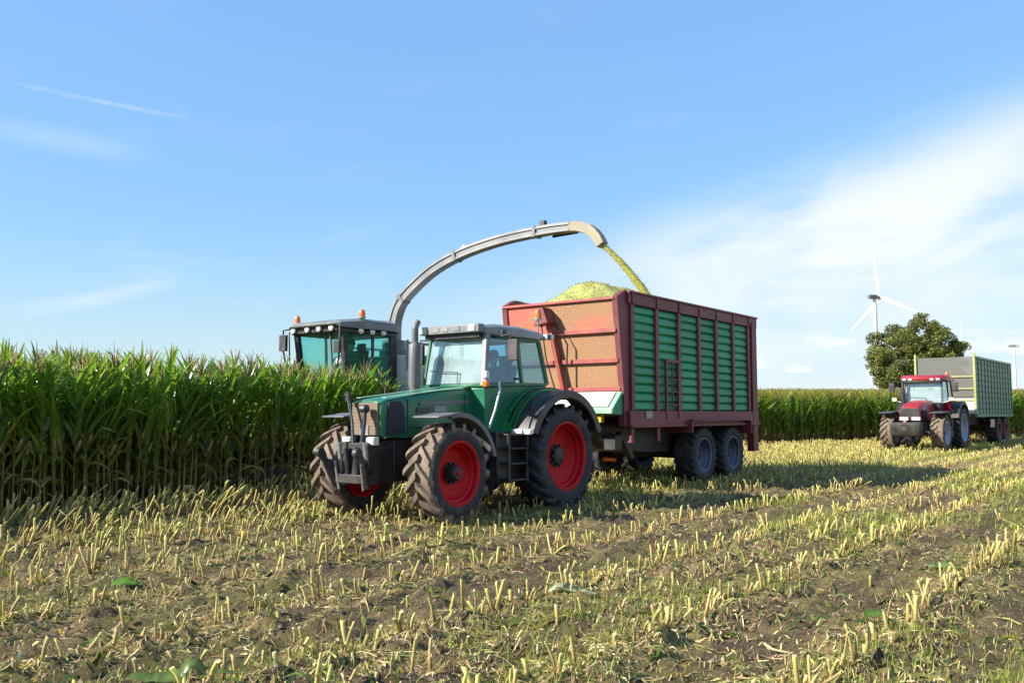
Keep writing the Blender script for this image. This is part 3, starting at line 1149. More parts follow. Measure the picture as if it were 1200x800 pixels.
    for z in (0.6, 0.88, 1.14, 1.38):
        st.box((1.28, 1.1, z), (0.52, 0.26, 0.035))
    st.beam((1.02, 1.2, 0.55), (1.02, 1.2, 1.4), 0.03, 0.07)
    st.beam((1.55, 1.2, 0.55), (1.55, 1.2, 1.4), 0.03, 0.07)
    st.build('step_ladder', M['chassis'], g, bevel=0.006)
    st = MB()
    st.lathe([(0.0, 0.62), (0.13, 0.62), (0.15, 0.7), (0.15, 1.4), (0.12, 1.46), (0, 1.46)], 14, (1.9, 0.7, 0), 'z')
    st.build('air_tank', M['black'], g)
    lc = MB()
    lc.prism([(1.58, 1.42), (1.62, 2.2), (1.0, 2.26), (-0.25, 2.28), (-0.3, 1.8), (0.5, 1.42)], 'y', -0.71, 0.71)
    lc.build('cab_body', M['green'], g, bevel=0.02)
    C = dict(a=(1.62, 2.24), at=(1.50, 3.13), b=(0.56, 2.28), bt=(0.62, 3.12), c=(-0.26, 2.3), ct=(-0.06, 3.12))
    cab_glass(g, C, M['glass_pale'], M['glass_blue'], M['green'], 0.72)
    pl = MB()
    pl.beam((1.66, 0.73, 2.22), (1.55, 0.70, 3.16), 0.11, 0.1)
    pl.build('pillar_cover', M['grey'], g, bevel=0.02)
    # roof
    r = MB()
    def rs(x, hw, zb, zt):
        return [(x, -hw, zb), (x, -hw, zt - 0.06), (x, -hw + 0.09, zt), (x, hw - 0.09, zt), (x, hw, zt - 0.06), (x, hw, zb)]
    r.loft([rs(1.62, 0.72, 3.16, 3.31), rs(1.35, 0.78, 3.13, 3.345), rs(0.6, 0.78, 3.14, 3.35), rs(-0.1, 0.74, 3.14, 3.3), rs(-0.28, 0.7, 3.15, 3.24)])
    roof = r.build('cab_roof', M['grey'], g, bevel=0.02)
    q = MB()
    q.box((1.70, 0, 3.25), (0.16, 1.42, 0.15))
    q.build('visor', M['spout'], roof, bevel=0.015)
    q = MB()
    q.box((1.62, 0, 3.13), (0.14, 1.3, 0.07))
    q.build('visor_shade', M['black'], roof)
    for y in (-0.62, 0.55):
        worklight(roof, (1.765, y, 3.25), (0.06, 0.17, 0.13), 'white')
    for y in (-0.3, -0.08, 0.2):
        q = MB()
        q.box((1.785, y, 3.255), (0.012, 0.14, 0.08))
        q.build('vent_slot', M['grey'], roof)
    for x in (1.2, -0.2):
        worklight(roof, (x, 0.80, 3.2), (0.12, 0.06, 0.1), 'black')
    beacon(roof, (-0.12, 0.62, 3.28), 0.26, 0.07, 0.2)
    q = MB()
    q.box((-0.3, 0.55, 3.22), (0.22, 0.5, 0.09))
    q.build('rear_lamp_bar', M['white'], roof, bevel=0.01)
    # mirrors, lamps and grab rails
    for s in (1, -1):
        q = MB()
        q.beam((1.42, s * 0.70, 3.1), (1.36, s * 1.08, 3.13), 0.03, 0.03)
        q.beam((1.36, s * 1.08, 3.15), (1.34, s * 1.08, 2.7), 0.025, 0.025)
        q.box((1.33, s * 1.13, 2.86), (0.07, 0.22, 0.38))
        mo = q.build('mirror', M['black'], g, bevel=0.015)
        q = MB()
        q.box((1.292, s * 1.13, 2.86), (0.006, 0.18, 0.32))
        q.build('mirror_glass', M['chrome'], mo)
        q = MB()
        q.box((1.75, s * 0.84, 2.42), (0.09, 0.12, 0.12))
        q.beam((1.7, s * 0.78, 2.2), (1.74, s * 0.84, 2.36), 0.025, 0.025)
        q.build('front_work_lamp', M['white'], g, bevel=0.012)
        q = MB()
        q.box((1.74, s * 0.84, 2.26), (0.08, 0.1, 0.1))
        q.build('indicator', M['amber'], g, bevel=0.012)
    q = MB()
    q.tube([(1.4, 0.86, 2.3), (1.45, 0.92, 2.15), (1.62, 0.95, 1.8), (1.72, 0.9, 1.5)], 0.02, 8)
    q.build('grab_rail', M['white'], g)
    seat_and_wheel(g, 0.42, 1.98, 0.95)
    fl = MB()
    fl.box((1.3, 0, 2.3), (0.4, 0.7, 0.3))
    fl.build('dashboard', M['black'], g, bevel=0.03)
    # hitch and link arms
    q = MB()
    q.box((-0.5, 0, 1.0), (0.7, 0.6, 0.6))
    q.beam((-0.7, 0.4, 0.8), (-1.3, 0.42, 0.7), 0.07, 0.12)
    q.beam((-0.7, -0.4, 0.8), (-1.3, -0.42, 0.7), 0.07, 0.12)
    q.beam((-0.6, 0, 0.55), (-1.15, 0, 0.55), 0.16, 0.1)
    q.build('rear_hitch', M['chassis'], g, bevel=0.012)
    make_driver('person', local_to_world(g, (0.44, 0, 2.04)), g.rotation_euler[2], 'driver in dark clothes sitting at the wheel of the big green tractor', (0.03, 0.035, 0.06), (0.04, 0.03, 0.02))
    return g


def red_tractor():
    g = empty('tractor', (19.19, 41.0, 0.16), heading(39))
    tag(g, 'distant red tractor with a grey front weight, pulling the grey-green trailer', 'tractor', 'tractors in the field')
    for s in (1, -1):
        wheel(g, 0.95, 0.62, 0.58, (0, s * 1.02, 0.95), s, M['rim_silver'], M['rubber'], 20, 0.06, hub_out=0.06)
        wheel(g, 0.77, 0.54, 0.46, (2.9, s * 1.02, 0.77), s, M['rim_silver'], M['mud'], 17, 0.06, hub_out=0.12)
    c = MB()
    c.box((1.5, 0, 1.0), (3.6, 0.56, 0.66))
    c.box((2.9, 0, 0.78), (0.28, 1.5, 0.2))
    c.lathe([(0.2, -0.85), (0.2, 0.85)], 14, (0, 0, 0.95), cap=True)
    c.box((0.35, 0, 1.25), (1.2, 0.9, 0.5))
    c.box((3.7, 0, 0.9), (0.5, 0.5, 0.4))
    c.box((-0.7, 0, 0.8), (0.9, 0.4, 0.3))
    c.build('chassis', M['chassis'], g, bevel=0.02)
    h = MB()
    def sec(x, hw, zt, zb):
        return [(x, -hw, zb), (x, -hw, zt - 0.16), (x, -hw + 0.08, zt - 0.04), (x, -hw * 0.5, zt), (x, hw * 0.5, zt), (x, hw - 0.08, zt - 0.04), (x, hw, zt - 0.16), (x, hw, zb)]
    h.loft([sec(1.4, 0.46, 2.18, 1.3), sec(2.4, 0.46, 2.13, 1.3), sec(3.2, 0.44, 2.02, 1.3), sec(3.62, 0.42, 1.88, 1.32)])
    hood = h.build('bonnet', M['case_red'], g, bevel=0.012, smooth=0.5)
    q = MB()
    q.box((3.63, 0, 1.6), (0.04, 0.78, 0.42))
    q.box((3.66, 0.0, 1.72), (0.02, 0.2, 0.035))
    q.build('grille', M['black'], hood, bevel=0.01)
    for s in (1, -1):
        worklight(hood, (3.64, s * 0.24, 1.36), (0.08, 0.4, 0.16), 'midgrey', 'headlight')
        q = MB()
        q.box((3.1, s * 0.458, 1.55), (0.75, 0.02, 0.35))
        q.build('side_vent', M['vent'], hood)
    w = MB()
    w.prism([(3.95, 0.62), (4.42, 0.66), (4.5, 0.85), (4.5, 1.18), (3.95, 1.22)], 'y', -0.6, 0.6)
    wo = w.build('front_weight', M['chassis'], g, bevel=0.03)
    q = MB()
    q.box((4.51, 0, 0.95), (0.03, 0.2, 0.2))
    q.build('weight_hook', M['black'], wo)
    for s in (1, -1):
        f = MB()
        f.arc_shell((2.9, 0.77), 0.88, 0.03, 70, 160, s * 0.74, s * 1.3, 12, 0.04)
        f.prism([(3.18, 1.62), (3.65, 1.58), (3.65, 1.61), (3.18, 1.655)], 'y', s * 0.74, s * 1.3)
        f.build('front_mudguard', M['black'], g, bevel=0.01)
        f = MB()
        f.arc_shell((0, 0.95), 1.12, 0.05, 22, 155, s * 0.95, s * 1.33, 18, 0.08)
        f.build('rear_mudguard', M['black'], g, bevel=0.01)
        f = MB()
        f.arc_shell((0, 0.95), 1.15, 0.07, 10, 120, s * 0.62, s * 0.955, 16, 0)
        f.build('inner_mudguard', M['case_red'], g, bevel=0.01)
    lc = MB()
    lc.prism([(1.5, 1.35), (1.55, 2.0), (1.0, 2.1), (-0.3, 2.15), (-0.3, 1.7), (0.5, 1.35)], 'y', -0.68, 0.68)
    lc.build('cab_body', M['black'], g, bevel=0.02)
    C = dict(a=(1.55, 2.02), at=(1.42, 3.02), b=(0.5, 2.12), bt=(0.55, 3.02), c=(-0.3, 2.15), ct=(-0.12, 3.02), tin=0.04)
    cab_glass(g, C, M['glass_pale'], M['glass_blue'], M['black'], 0.8)
    r = MB()
    def rs(x, hw, zb, zt):
        return [(x, -hw, zb), (x, -hw, zt - 0.08), (x, -hw + 0.12, zt), (x, hw - 0.12, zt), (x, hw, zt - 0.08), (x, hw, zb)]
    r.loft([rs(1.78, 0.84, 3.04, 3.16), rs(1.45, 0.94, 3.02, 3.28), rs(0.5, 0.94, 3.02, 3.3), rs(-0.2, 0.88, 3.03, 3.24), rs(-0.45, 0.82, 3.05, 3.16)])
    roof = r.build('cab_roof', M['case_red'], g, bevel=0.02)
    q = MB()
    q.box((1.7, 0, 3.0), (0.14, 1.7, 0.06))
    q.build('visor', M['black'], roof)
    for y in (-0.7, -0.45, 0.45, 0.7):
        worklight(roof, (1.76, y, 3.08), (0.08, 0.18, 0.1), 'black')
    beacon(roof, (0.2, 0.7, 3.27), 0.0, 0.07, 0.16)
    e = MB()
    e.lathe([(0.07, 1.9), (0.1, 2.05), (0.1, 2.6), (0.06, 2.65), (0.06, 3.1)], 12, (1.75, -0.78, 0), 'z')
    e.build('exhaust_pipe', M['black'], g)
    for s in (1, -1):
        q = MB()
        q.beam((1.35, s * 0.8, 2.98), (1.5, s * 1.28, 3.02), 0.035, 0.035)
        q.beam((1.5, s * 1.28, 3.04), (1.5, s * 1.3, 2.55), 0.03, 0.03)
        q.box((1.5, s * 1.32, 2.74), (0.08, 0.24, 0.42))
        q.build('mirror', M['black'], g, bevel=0.015)
        q = MB()
        q.beam((1.55, s * 0.8, 2.05), (1.6, s * 1.16, 2.15), 0.03, 0.03)
        q.box((1.62, s * 1.18, 2.2), (0.1, 0.2, 0.14))
        q.build('front_work_lamp', M['white'], g, bevel=0.01)
    q = MB()
    q.box((1.15, 0.9, 0.95), (0.6, 0.4, 0.8))
    q.build('step_ladder', M['black'], g, bevel=0.02)
    seat_and_wheel(g, 0.42, 1.9, 0.95)
    return g


# ------------------------------------------------------------------ loaded trailer
def big_trailer():
    O = (4.40 - 0.793 * 0.375, 24.18 + 0.609 * 0.375, 0.0)
    g = empty('trailer', O, heading(37.5))
    tag(g, 'tall maroon trailer with green ribbed sides and straw-crusted front, behind the green tractor', 'trailer', 'forage trailers')
    Y = 1.62
    xf, xr = 4.66, -2.55
    zb, zt = 1.80, 4.17
    # side walls: posts, ribbed panels, rails
    px = [4.52, 3.26, 2.16, 1.32, 0.40, -0.62, -1.55, -2.36]      # post centres, measured along the body
    px = [4.48, 3.34, 2.22, 1.12, 0.10, -0.95, -1.98]
    for s in (1, -1):
        for i in range(len(px) - 1):
            a, b = px[i] - 0.075, px[i + 1] + 0.075
            n = 12
            poly = []
            dz = (zt - zb) / n
            for j in range(n):
                z0 = zb + j * dz
                poly += [(s * (Y - 0.075), z0), (s * (Y - 0.02), z0 + dz * 0.22), (s * (Y - 0.02), z0 + dz * 0.62), (s * (Y - 0.05), z0 + dz * 0.92)]
            poly += [(s * (Y - 0.075), zt), (s * (Y - 0.11), zt), (s * (Y - 0.11), zb)]
            m = MB()
            m.prism(poly, 'x', b, a)
            m.build('side_panel', M['panel_green'], g, smooth=0.5)
        for x in px:
            m = MB()
            m.box((x, s * (Y - 0.03), (zb + zt) / 2), (0.14, 0.13, zt - zb))
            m.build('side_post', M['maroon'], g, bevel=0.01)
        m = MB()
        m.box(((xf + xr) / 2, s * (Y - 0.04), 4.30), (xf - xr, 0.16, 0.26))
        m.box(((xf + xr) / 2, s * (Y - 0.02), 4.44), (xf - xr, 0.2, 0.05))
        for x in px:
            m.box((x, s * (Y + 0.05), 4.30), (0.1, 0.03, 0.24))
        m.build('top_rail', M['maroon'], g, bevel=0.01)
        m = MB()
        m.box((1.07, s * (Y - 0.03), 1.64), (7.2, 0.18, 0.32))
        m.box((1.07, s * (Y - 0.0), 1.46), (7.2, 0.22, 0.06))
        m.build('side_sill', M['maroon'], g, bevel=0.01)
        # front post and the wedge of side sheet ahead of it
        m = MB()
        m.prism([(4.40, 1.46), (4.80, 1.46), (4.80, 2.26), (5.06, 4.30), (4.70, 4.47), (4.40, 4.47)], 'y', s * (Y - 0.02), s * (Y - 0.16))
        m.build('front_post', M['maroon'], g, bevel=0.008)
        # rear post
        m = MB()
        m.box((-2.22, s * (Y - 0.03), 2.5), (0.2, 0.2, 3.6))
        m.box((-2.50, s * (Y - 0.05), 2.55), (0.14, 0.14, 3.7))
        m.build('rear_post', M['maroon'], g, bevel=0.01)
        m = MB()
        m.box((-2.36, s * (Y - 0.06), 2.75), (0.17, 0.03, 1.6))
        m.build('gate_side_panel', M['panel_green'], g)
        # mudguard above the tandem wheels
        m = MB()
        m.prism([(1.98, 1.28), (1.98, 1.52), (1.86, 1.60), (-1.55, 1.60), (-1.66, 1.52), (-1.66, 1.2), (-1.60, 1.2), (-1.60, 1.50), (-1.53, 1.555), (1.84, 1.555), (1.92, 1.50), (1.92, 1.28)], 'y', s * 1.10, s * 1.84)
        m.build('mudguard', M['maroon'], g, bevel=0.008)
        # outrigger below the sill
        for x in (3.3, 4.5):
            m = MB()
            m.box((x, s * (Y - 0.03), 1.27), (0.12, 0.1, 0.34))
            m.build('support_bracket', M['maroon'], g, bevel=0.008)
    # steps in the second bay
    m = MB()
    lx0, lx1 = 2.98, 2.36
    for x in (lx0, lx1):
        m.beam((x, Y + 0.05, 1.62), (x, Y + 0.05, 2.98), 0.06, 0.06)
    m.beam((lx0, Y + 0.05, 2.98), (lx1, Y + 0.05, 2.98), 0.06, 0.07)
    for z in (1.95, 2.25, 2.55):
        m.beam((lx0, Y + 0.05, z), (lx1, Y + 0.05, z), 0.03, 0.03)
    m.beam((2.67, Y + 0.05, 1.9), (2.67, Y + 0.05, 2.98), 0.03, 0.03)
    m.build('access_ladder', M['maroon'], g, bevel=0.006)
    m = MB()
    m.box((2.67, Y - 0.0, 1.72), (0.5, 0.03, 0.3))
    m.build('hatch', M['chassis'], g)
    m = MB()
    m.box((3.85, Y + 0.075, 1.72), (0.3, 0.012, 0.16))
    m.build('type_plate', M['grey'], g)
    # front wall, leaning forward at the top
    def fw(z):
        return 4.74 + (z - 2.26) / (4.28 - 2.26) * 0.28
    m = MB()
    for z0, z1 in ((2.28, 4.27),):
        m.add([(fw(z0), -Y + 0.16, z0), (fw(z0), Y - 0.16, z0), (fw(z1), Y - 0.16, z1), (fw(z1), -Y + 0.16, z1), (fw(z0) - 0.05, -Y + 0.16, z0), (fw(z0) - 0.05, Y - 0.16, z0), (fw(z1) - 0.05, Y - 0.16, z1), (fw(z1) - 0.05, -Y + 0.16, z1)], [(0, 1, 2, 3), (7, 6, 5, 4), (0, 4, 5, 1), (1, 5, 6, 2), (2, 6, 7, 3), (3, 7, 4, 0)])
    m.build('front_wall', M['frontwall'], g)
    for z in (2.28, 2.91, 3.57):
        m = MB()
        m.beam((fw(z) + 0.035, -Y + 0.04, z), (fw(z) + 0.035, Y - 0.1, z), 0.09, 0.1)
        m.build('front_rail', M['faded_red'], g, bevel=0.01)
    m = MB()
    m.beam((fw(4.28) + 0.02, -Y + 0.04, 4.27), (fw(4.28) + 0.02, Y - 0.1, 4.27), 0.08, 0.06)
    m.build('front_rail', M['faded_red'], g, bevel=0.01)
    m = MB()
    m.beam((fw(2.28) + 0.1, 0.05, 2.3), (fw(3.6) + 0.1, -0.17, 3.62), 0.15, 0.1, (0, 1, 0))
    m.build('front_brace', M['faded_red'], g, bevel=0.01)
    m = MB()
    m.prism([(-0.33, 4.12), (-0.45, 3.74), (-0.06, 3.80), (-0.2, 4.16)], 'x', fw(4) + 0.03, fw(4) + 0.36)
    m.build('pivot_bracket', M['maroon'], g, bevel=0.01)
    m = MB()
    m.tube([(fw(3.8) + 0.2, -0.36, 3.76), (fw(3) + 0.22, -0.3, 3.0), (fw(2.3) + 0.2, -0.12, 2.25)], 0.018, 6)
    m.tube([(fw(3.6) + 0.2, 0.0, 3.8), (fw(3) + 0.2, 0.28, 3.3), (fw(2.6) + 0.18, 0.2, 2.6), (fw(2.3) + 0.16, 0.18, 2.2)], 0.022, 6)
    m.build('hydraulic_hose', M['black'], g)
    # pale lower hopper with yellow plate
    m = MB()
    m.prism([(4.70, 2.24), (4.78, 2.24), (5.22, 1.84), (5.22, 1.74), (4.70, 1.70)], 'y', -Y + 0.05, Y - 0.08)
    ho = m.build('lower_hopper', M['pale_green'], g, bevel=0.01)
    m = MB()
    m.beam((4.84, 0.0, 2.215), (5.2, 0.0, 1.89), 2 * Y - 0.4, 0.012, (0, 0, 1))
    m.build('hopper_sheet', M['white'], ho)
    m = MB()
    m.prism([(4.72, 2.25), (4.76, 2.25), (5.2, 1.85), (5.2, 1.75), (4.72, 1.72)], 'y', Y - 0.078, Y - 0.06)
    m.build('hopper_cheek', M['panel_green'], ho)
    m = MB()
    m.box((5.05, 0.45, 1.63), (0.12, 1.5, 0.17))
    m.build('yellow_plate', M['yellow'], g, bevel=0.01)
    # rear gate, floor, underframe
    m = MB()
    m.box((-2.56, 0, 2.95), (0.08, 2 * Y - 0.24, 2.5))
    m.box((-2.62, 0, 3.6), (0.08, 2 * Y - 0.3, 0.1))
    m.build('rear_gate', M['maroon'], g, bevel=0.01)
    m = MB()
    m.box((1.0, 0, 1.72), (7.2, 2 * Y - 0.26, 0.1))
    m.build('floor', M['panel_dark'], g)
    m = MB()
    for s in (1, -1):
        m.beam((-2.4, s * 0.5, 1.25), (5.0, s * 0.5, 1.25), 0.14, 0.4)
    for x in (-2, -0.8, 0.8, 2.4, 4):
        m.beam((x, -Y + 0.2, 1.5), (x, Y - 0.2, 1.5), 0.1, 0.14)
        m.build('underframe', M['maroon'], g, bevel=0.012)
    m = MB()
    m.prism([(4.9, 1.5), (4.4, 0.95), (2.6, 0.8), (-1.9, 0.8), (-2.3, 1.5)], 'y', -0.95, 0.95)  # added dark block, standing in for the deep shade under the trailer
    m.build('underbody_shade_fill', M['chassis'], g, bevel=0.02)
    m = MB()
    for x in (0.88, -0.88):
        m.lathe([(0.1, -1.3), (0.1, 1.3)], 10, (x, 0, 0.7), cap=True)
    m.box((0, 0.6, 0.85), (1.9, 0.16, 0.2))
    m.box((0, -0.6, 0.85), (1.9, 0.16, 0.2))
    m.build('axle_unit', M['chassis'], g, bevel=0.012)
    m = MB()
    hx, hy = 6.95, 0.83
    m.beam((4.9, 0.4, 1.15), (hx, hy, 0.62), 0.14, 0.22)
    m.beam((4.9, -0.4, 1.15), (hx, hy, 0.62), 0.14, 0.22)
    m.lathe([(0.1, -0.04), (0.1, 0.04)], 12, (hx, hy, 0.62), 'z', cap=True)
    m.build('drawbar', M['maroon'], g, bevel=0.012)
    m = MB()
    m.beam((4.2, 1.1, 1.3), (3.75, 1.15, 0.72), 0.16, 0.12)
    m.box((4.45, 1.1, 1.1), (0.3, 0.3, 0.34))
    m.build('support_leg', M['chassis'], g, bevel=0.012)
    m = MB()
    m.tube([(4.5, 0.9, 0.72), (3.9, 0.8, 0.68)], 0.045, 10)
    m.build('drive_shaft_guard', M['amber'], g)
    for x in (0.88, -0.88):
        for s in (1, -1):
            wheel(g, 0.71, 0.56, 0.40, (x, s * 1.36, 0.71), s, M['rim_blue'], M['rubber'], 22, 0.025, hub_out=0.03, bolts=8)
    # silage heap lying in it
    n_, m_ = 90, 40
    X = np.linspace(xr + 0.1, xf + 0.2, n_)
    Yy = np.linspace(-Y + 0.14, Y - 0.14, m_)
    XX, YY = np.meshgrid(X, Yy, indexing='ij')
    edge = 1 - np.abs(YY / (Y - 0.14)) ** 2.4
    hz = 4.12 + edge * (0.66 * np.exp(-np.abs((XX - 3.2) / 1.35) ** 3.2 - np.abs((YY - 0.15) / 1.15) ** 3) + 0.36 * np.exp(-((XX - 0.9) / 1.0) ** 2) + 0.1)
    hz = hz + (XX < 4.8) * 0 + (fbm(XX * 3, YY * 3, 4, 9) - 0.5) * 0.22
    hz = np.where(XX > 4.75, np.minimum(hz, 4.36), hz)
    top = np.stack([XX, YY, hz], -1).reshape(-1, 3)
    bot = top.copy()
    bot[:, 2] = 3.6
    i_, j_ = np.meshgrid(np.arange(n_ - 1), np.arange(m_ - 1), indexing='ij')
    kk = (i_ * m_ + j_).ravel()
    Q = [np.stack([kk, kk + m_, kk + m_ + 1, kk + 1], -1)]
    N0 = n_ * m_
    Q.append(np.stack([kk, kk + 1, kk + m_ + 1, kk + m_], -1) + N0)
    bi = np.concatenate([np.arange(m_), np.arange(1, n_) * m_ + m_ - 1, (n_ - 1) * m_ + np.arange(m_ - 2, -1, -1), np.arange(n_ - 2, 0, -1) * m_])
    bn = np.roll(bi, -1)
    Q.append(np.stack([bi, bn, bn + N0, bi + N0], -1))
    V = np.concatenate([top, bot])
    Cc = np.tile(np.array([[0.4, 0.42, 0.11]]), (len(V), 1))
    # loose chips over the surface
    nc = 20000
    ci = rng.integers(0, N0, nc)
    cp = top[ci] + rng.normal(0, 0.03, (nc, 3)) * np.array([[1.0, 1.0, 0.4]])
    Vc, Qc, Cch = chips(cp, 0.006, 0.018)
    hp = np_mesh('silage_heap', np.concatenate([V, Vc]), np.concatenate(Q + [Qc + len(V)]), M['silage'], np.concatenate([Cc, Cch]))
    hp.location = g.location
    hp.rotation_euler = g.rotation_euler
    tag(hp, 'heap of fresh yellow-green chopped maize rising over the top of the maroon trailer', 'silage heap')
    return g


def chips(P, a, b):
    """small tumbling flakes as quads"""
    n = len(P)
    d1 = rng.normal(0, 1, (n, 3))
    d1 /= np.linalg.norm(d1, axis=1)[:, None]
    d2 = np.cross(d1, rng.normal(0, 1, (n, 3)))
    d2 /= np.linalg.norm(d2, axis=1)[:, None]
    L = rng.uniform(a, b, n)[:, None]
    w = L * rng.uniform(0.3, 0.7, n)[:, None]
    V = np.stack([P - d1 * L - d2 * w, P + d1 * L - d2 * w, P + d1 * L + d2 * w, P - d1 * L + d2 * w], 1).reshape(-1, 3)
    Q = np.arange(n * 4).reshape(-1, 4)
    f = rng.uniform(0, 1, (n, 1))
    C = np.array([[0.2, 0.24, 0.035]]) * (1 - f) + np.array([[0.5, 0.48, 0.2]]) * f
    return V, Q, np.repeat(C, 4, 0)


# ------------------------------------------------------------------ second, distant trailer
def louver_trailer():
    g = empty('trailer', (19.19, 41.0, 0.16), heading(39))
    # body from x=-2.45 back to -11, placed behind the red tractor
    tag(g, 'distant grey-green slatted trailer with a net front, towed by the red tractor', 'trailer', 'forage trailers')
    Y, xf, xr, zb, zt = 1.30, -2.45, -10.9, 1.55, 4.18
    n = 12
    for s in (1, -1):
        m = MB()
        m.box(((xf + xr) / 2, s * (Y - 0.05), (zb + zt) / 2), (xf - xr - 0.1, 0.04, zt - zb))
        st = (xf - xr) / n
        for i in range(n):
            xc = xf - (i + 0.5) * st
            m.box((xc, s * (Y - 0.015), (zb + zt) / 2), (st * 0.6, 0.05, zt - zb - 0.1))
        m.build('side_wall', M['louver'], g)
        m = MB()
        for i in range(n + 1):
            m.box((xf - i * st, s * Y, (zb + zt) / 2), (0.09, 0.09, zt - zb))
        m.build('side_ribs', M['louver_frame'], g)
        m = MB()
        for i in range(n):
            for z in np.arange(zb + 0.25, zt - 0.1, 0.27):
                m.box((xf - (i + 0.5) * st, s * (Y + 0.013), z), (st * 0.5, 0.012, 0.07))
        m.build('louver_slots', M['panel_dark'], g)
        m = MB()
        m.box(((xf + xr) / 2, s * Y, zt + 0.05), (xf - xr + 0.12, 0.12, 0.1))
        m.box(((xf + xr) / 2, s * Y, zb - 0.06), (xf - xr + 0.12, 0.14, 0.14))
        m.build('side_rail', M['louver_frame'], g)
    m = MB()
    for y in (-Y, Y):
        m.beam((xf + 0.06, y, zb), (xf + 0.06, y, zt + 0.25), 0.09, 0.09)
    for z in (2.2, 2.75, 3.32):
        m.beam((xf + 0.06, -Y, z), (xf + 0.06, Y, z), 0.06, 0.07)
    m.build('front_frame', M['lime'], g)
    m = MB()
    m.box((xf + 0.02, 0, 3.3), (0.02, 2 * Y - 0.1, 1.9))
    m.build('front_net', M['net'], g)
    m = MB()
    m.box((xf + 0.03, 0, 1.95), (0.05, 2 * Y - 0.1, 0.7))
    m.build('front_sheet', M['white'], g)
    m = MB()
    m.box((xr, 0, (zb + zt) / 2), (0.06, 2 * Y - 0.1, zt - zb))
    m.build('rear_gate', M['louver'], g)
    m = MB()
    m.box(((xf + xr) / 2, 0, 1.5), (xf - xr, 2 * Y - 0.2, 0.08))
    m.build('floor', M['panel_dark'], g)
    m = MB()
    for s in (1, -1):
        m.beam((xr + 0.2, s * 0.45, 1.2), (xf - 0.2, s * 0.45, 1.2), 0.14, 0.36)
    m.beam((xf - 0.3, 0.4, 1.15), (-1.2, 0.0, 0.75), 0.12, 0.2)
    m.beam((xf - 0.3, -0.4, 1.15), (-1.2, 0.0, 0.75), 0.12, 0.2)
    for x in (-7.6, -9.3):
        m.lathe([(0.1, -1.1), (0.1, 1.1)], 10, (x, 0, 0.72), cap=True)
        m.box((x, 0, 1.0), (0.2, 1.6, 0.3))
    m.build('underframe', M['chassis'], g, bevel=0.01)
    for x in (-7.6, -9.3):
        for s in (1, -1):
            wheel(g, 0.72, 0.55, 0.40, (x, s * 1.03, 0.72), s, M['rim_darkred'], M['rubber'], 22, 0.025, hub_out=0.03, bolts=8)
    mk, b, p = principled('red_white_warning_stripes', (1, 1, 1), 0.5)
    co = coords(b)
    sp_ = b.node('ShaderNodeSeparateXYZ')
    b.l.new(co, sp_.inputs[0])
    ph = b.math('FRACT', b.math('MULTIPLY', b.math('ADD', sp_.outputs[0], sp_.outputs[2]), 3.2))
    b.l.new(b.mix(b.math('GREATER_THAN', ph, 0.5), (0.6, 0.56, 0.55), (0.4, 0.03, 0.04)), p.inputs['Base Color'])
    m = MB()
    m.box((-6.0, 1.28, 1.1), (0.9, 0.03, 0.4))
    m.build('warning_board', mk, g)
    return g


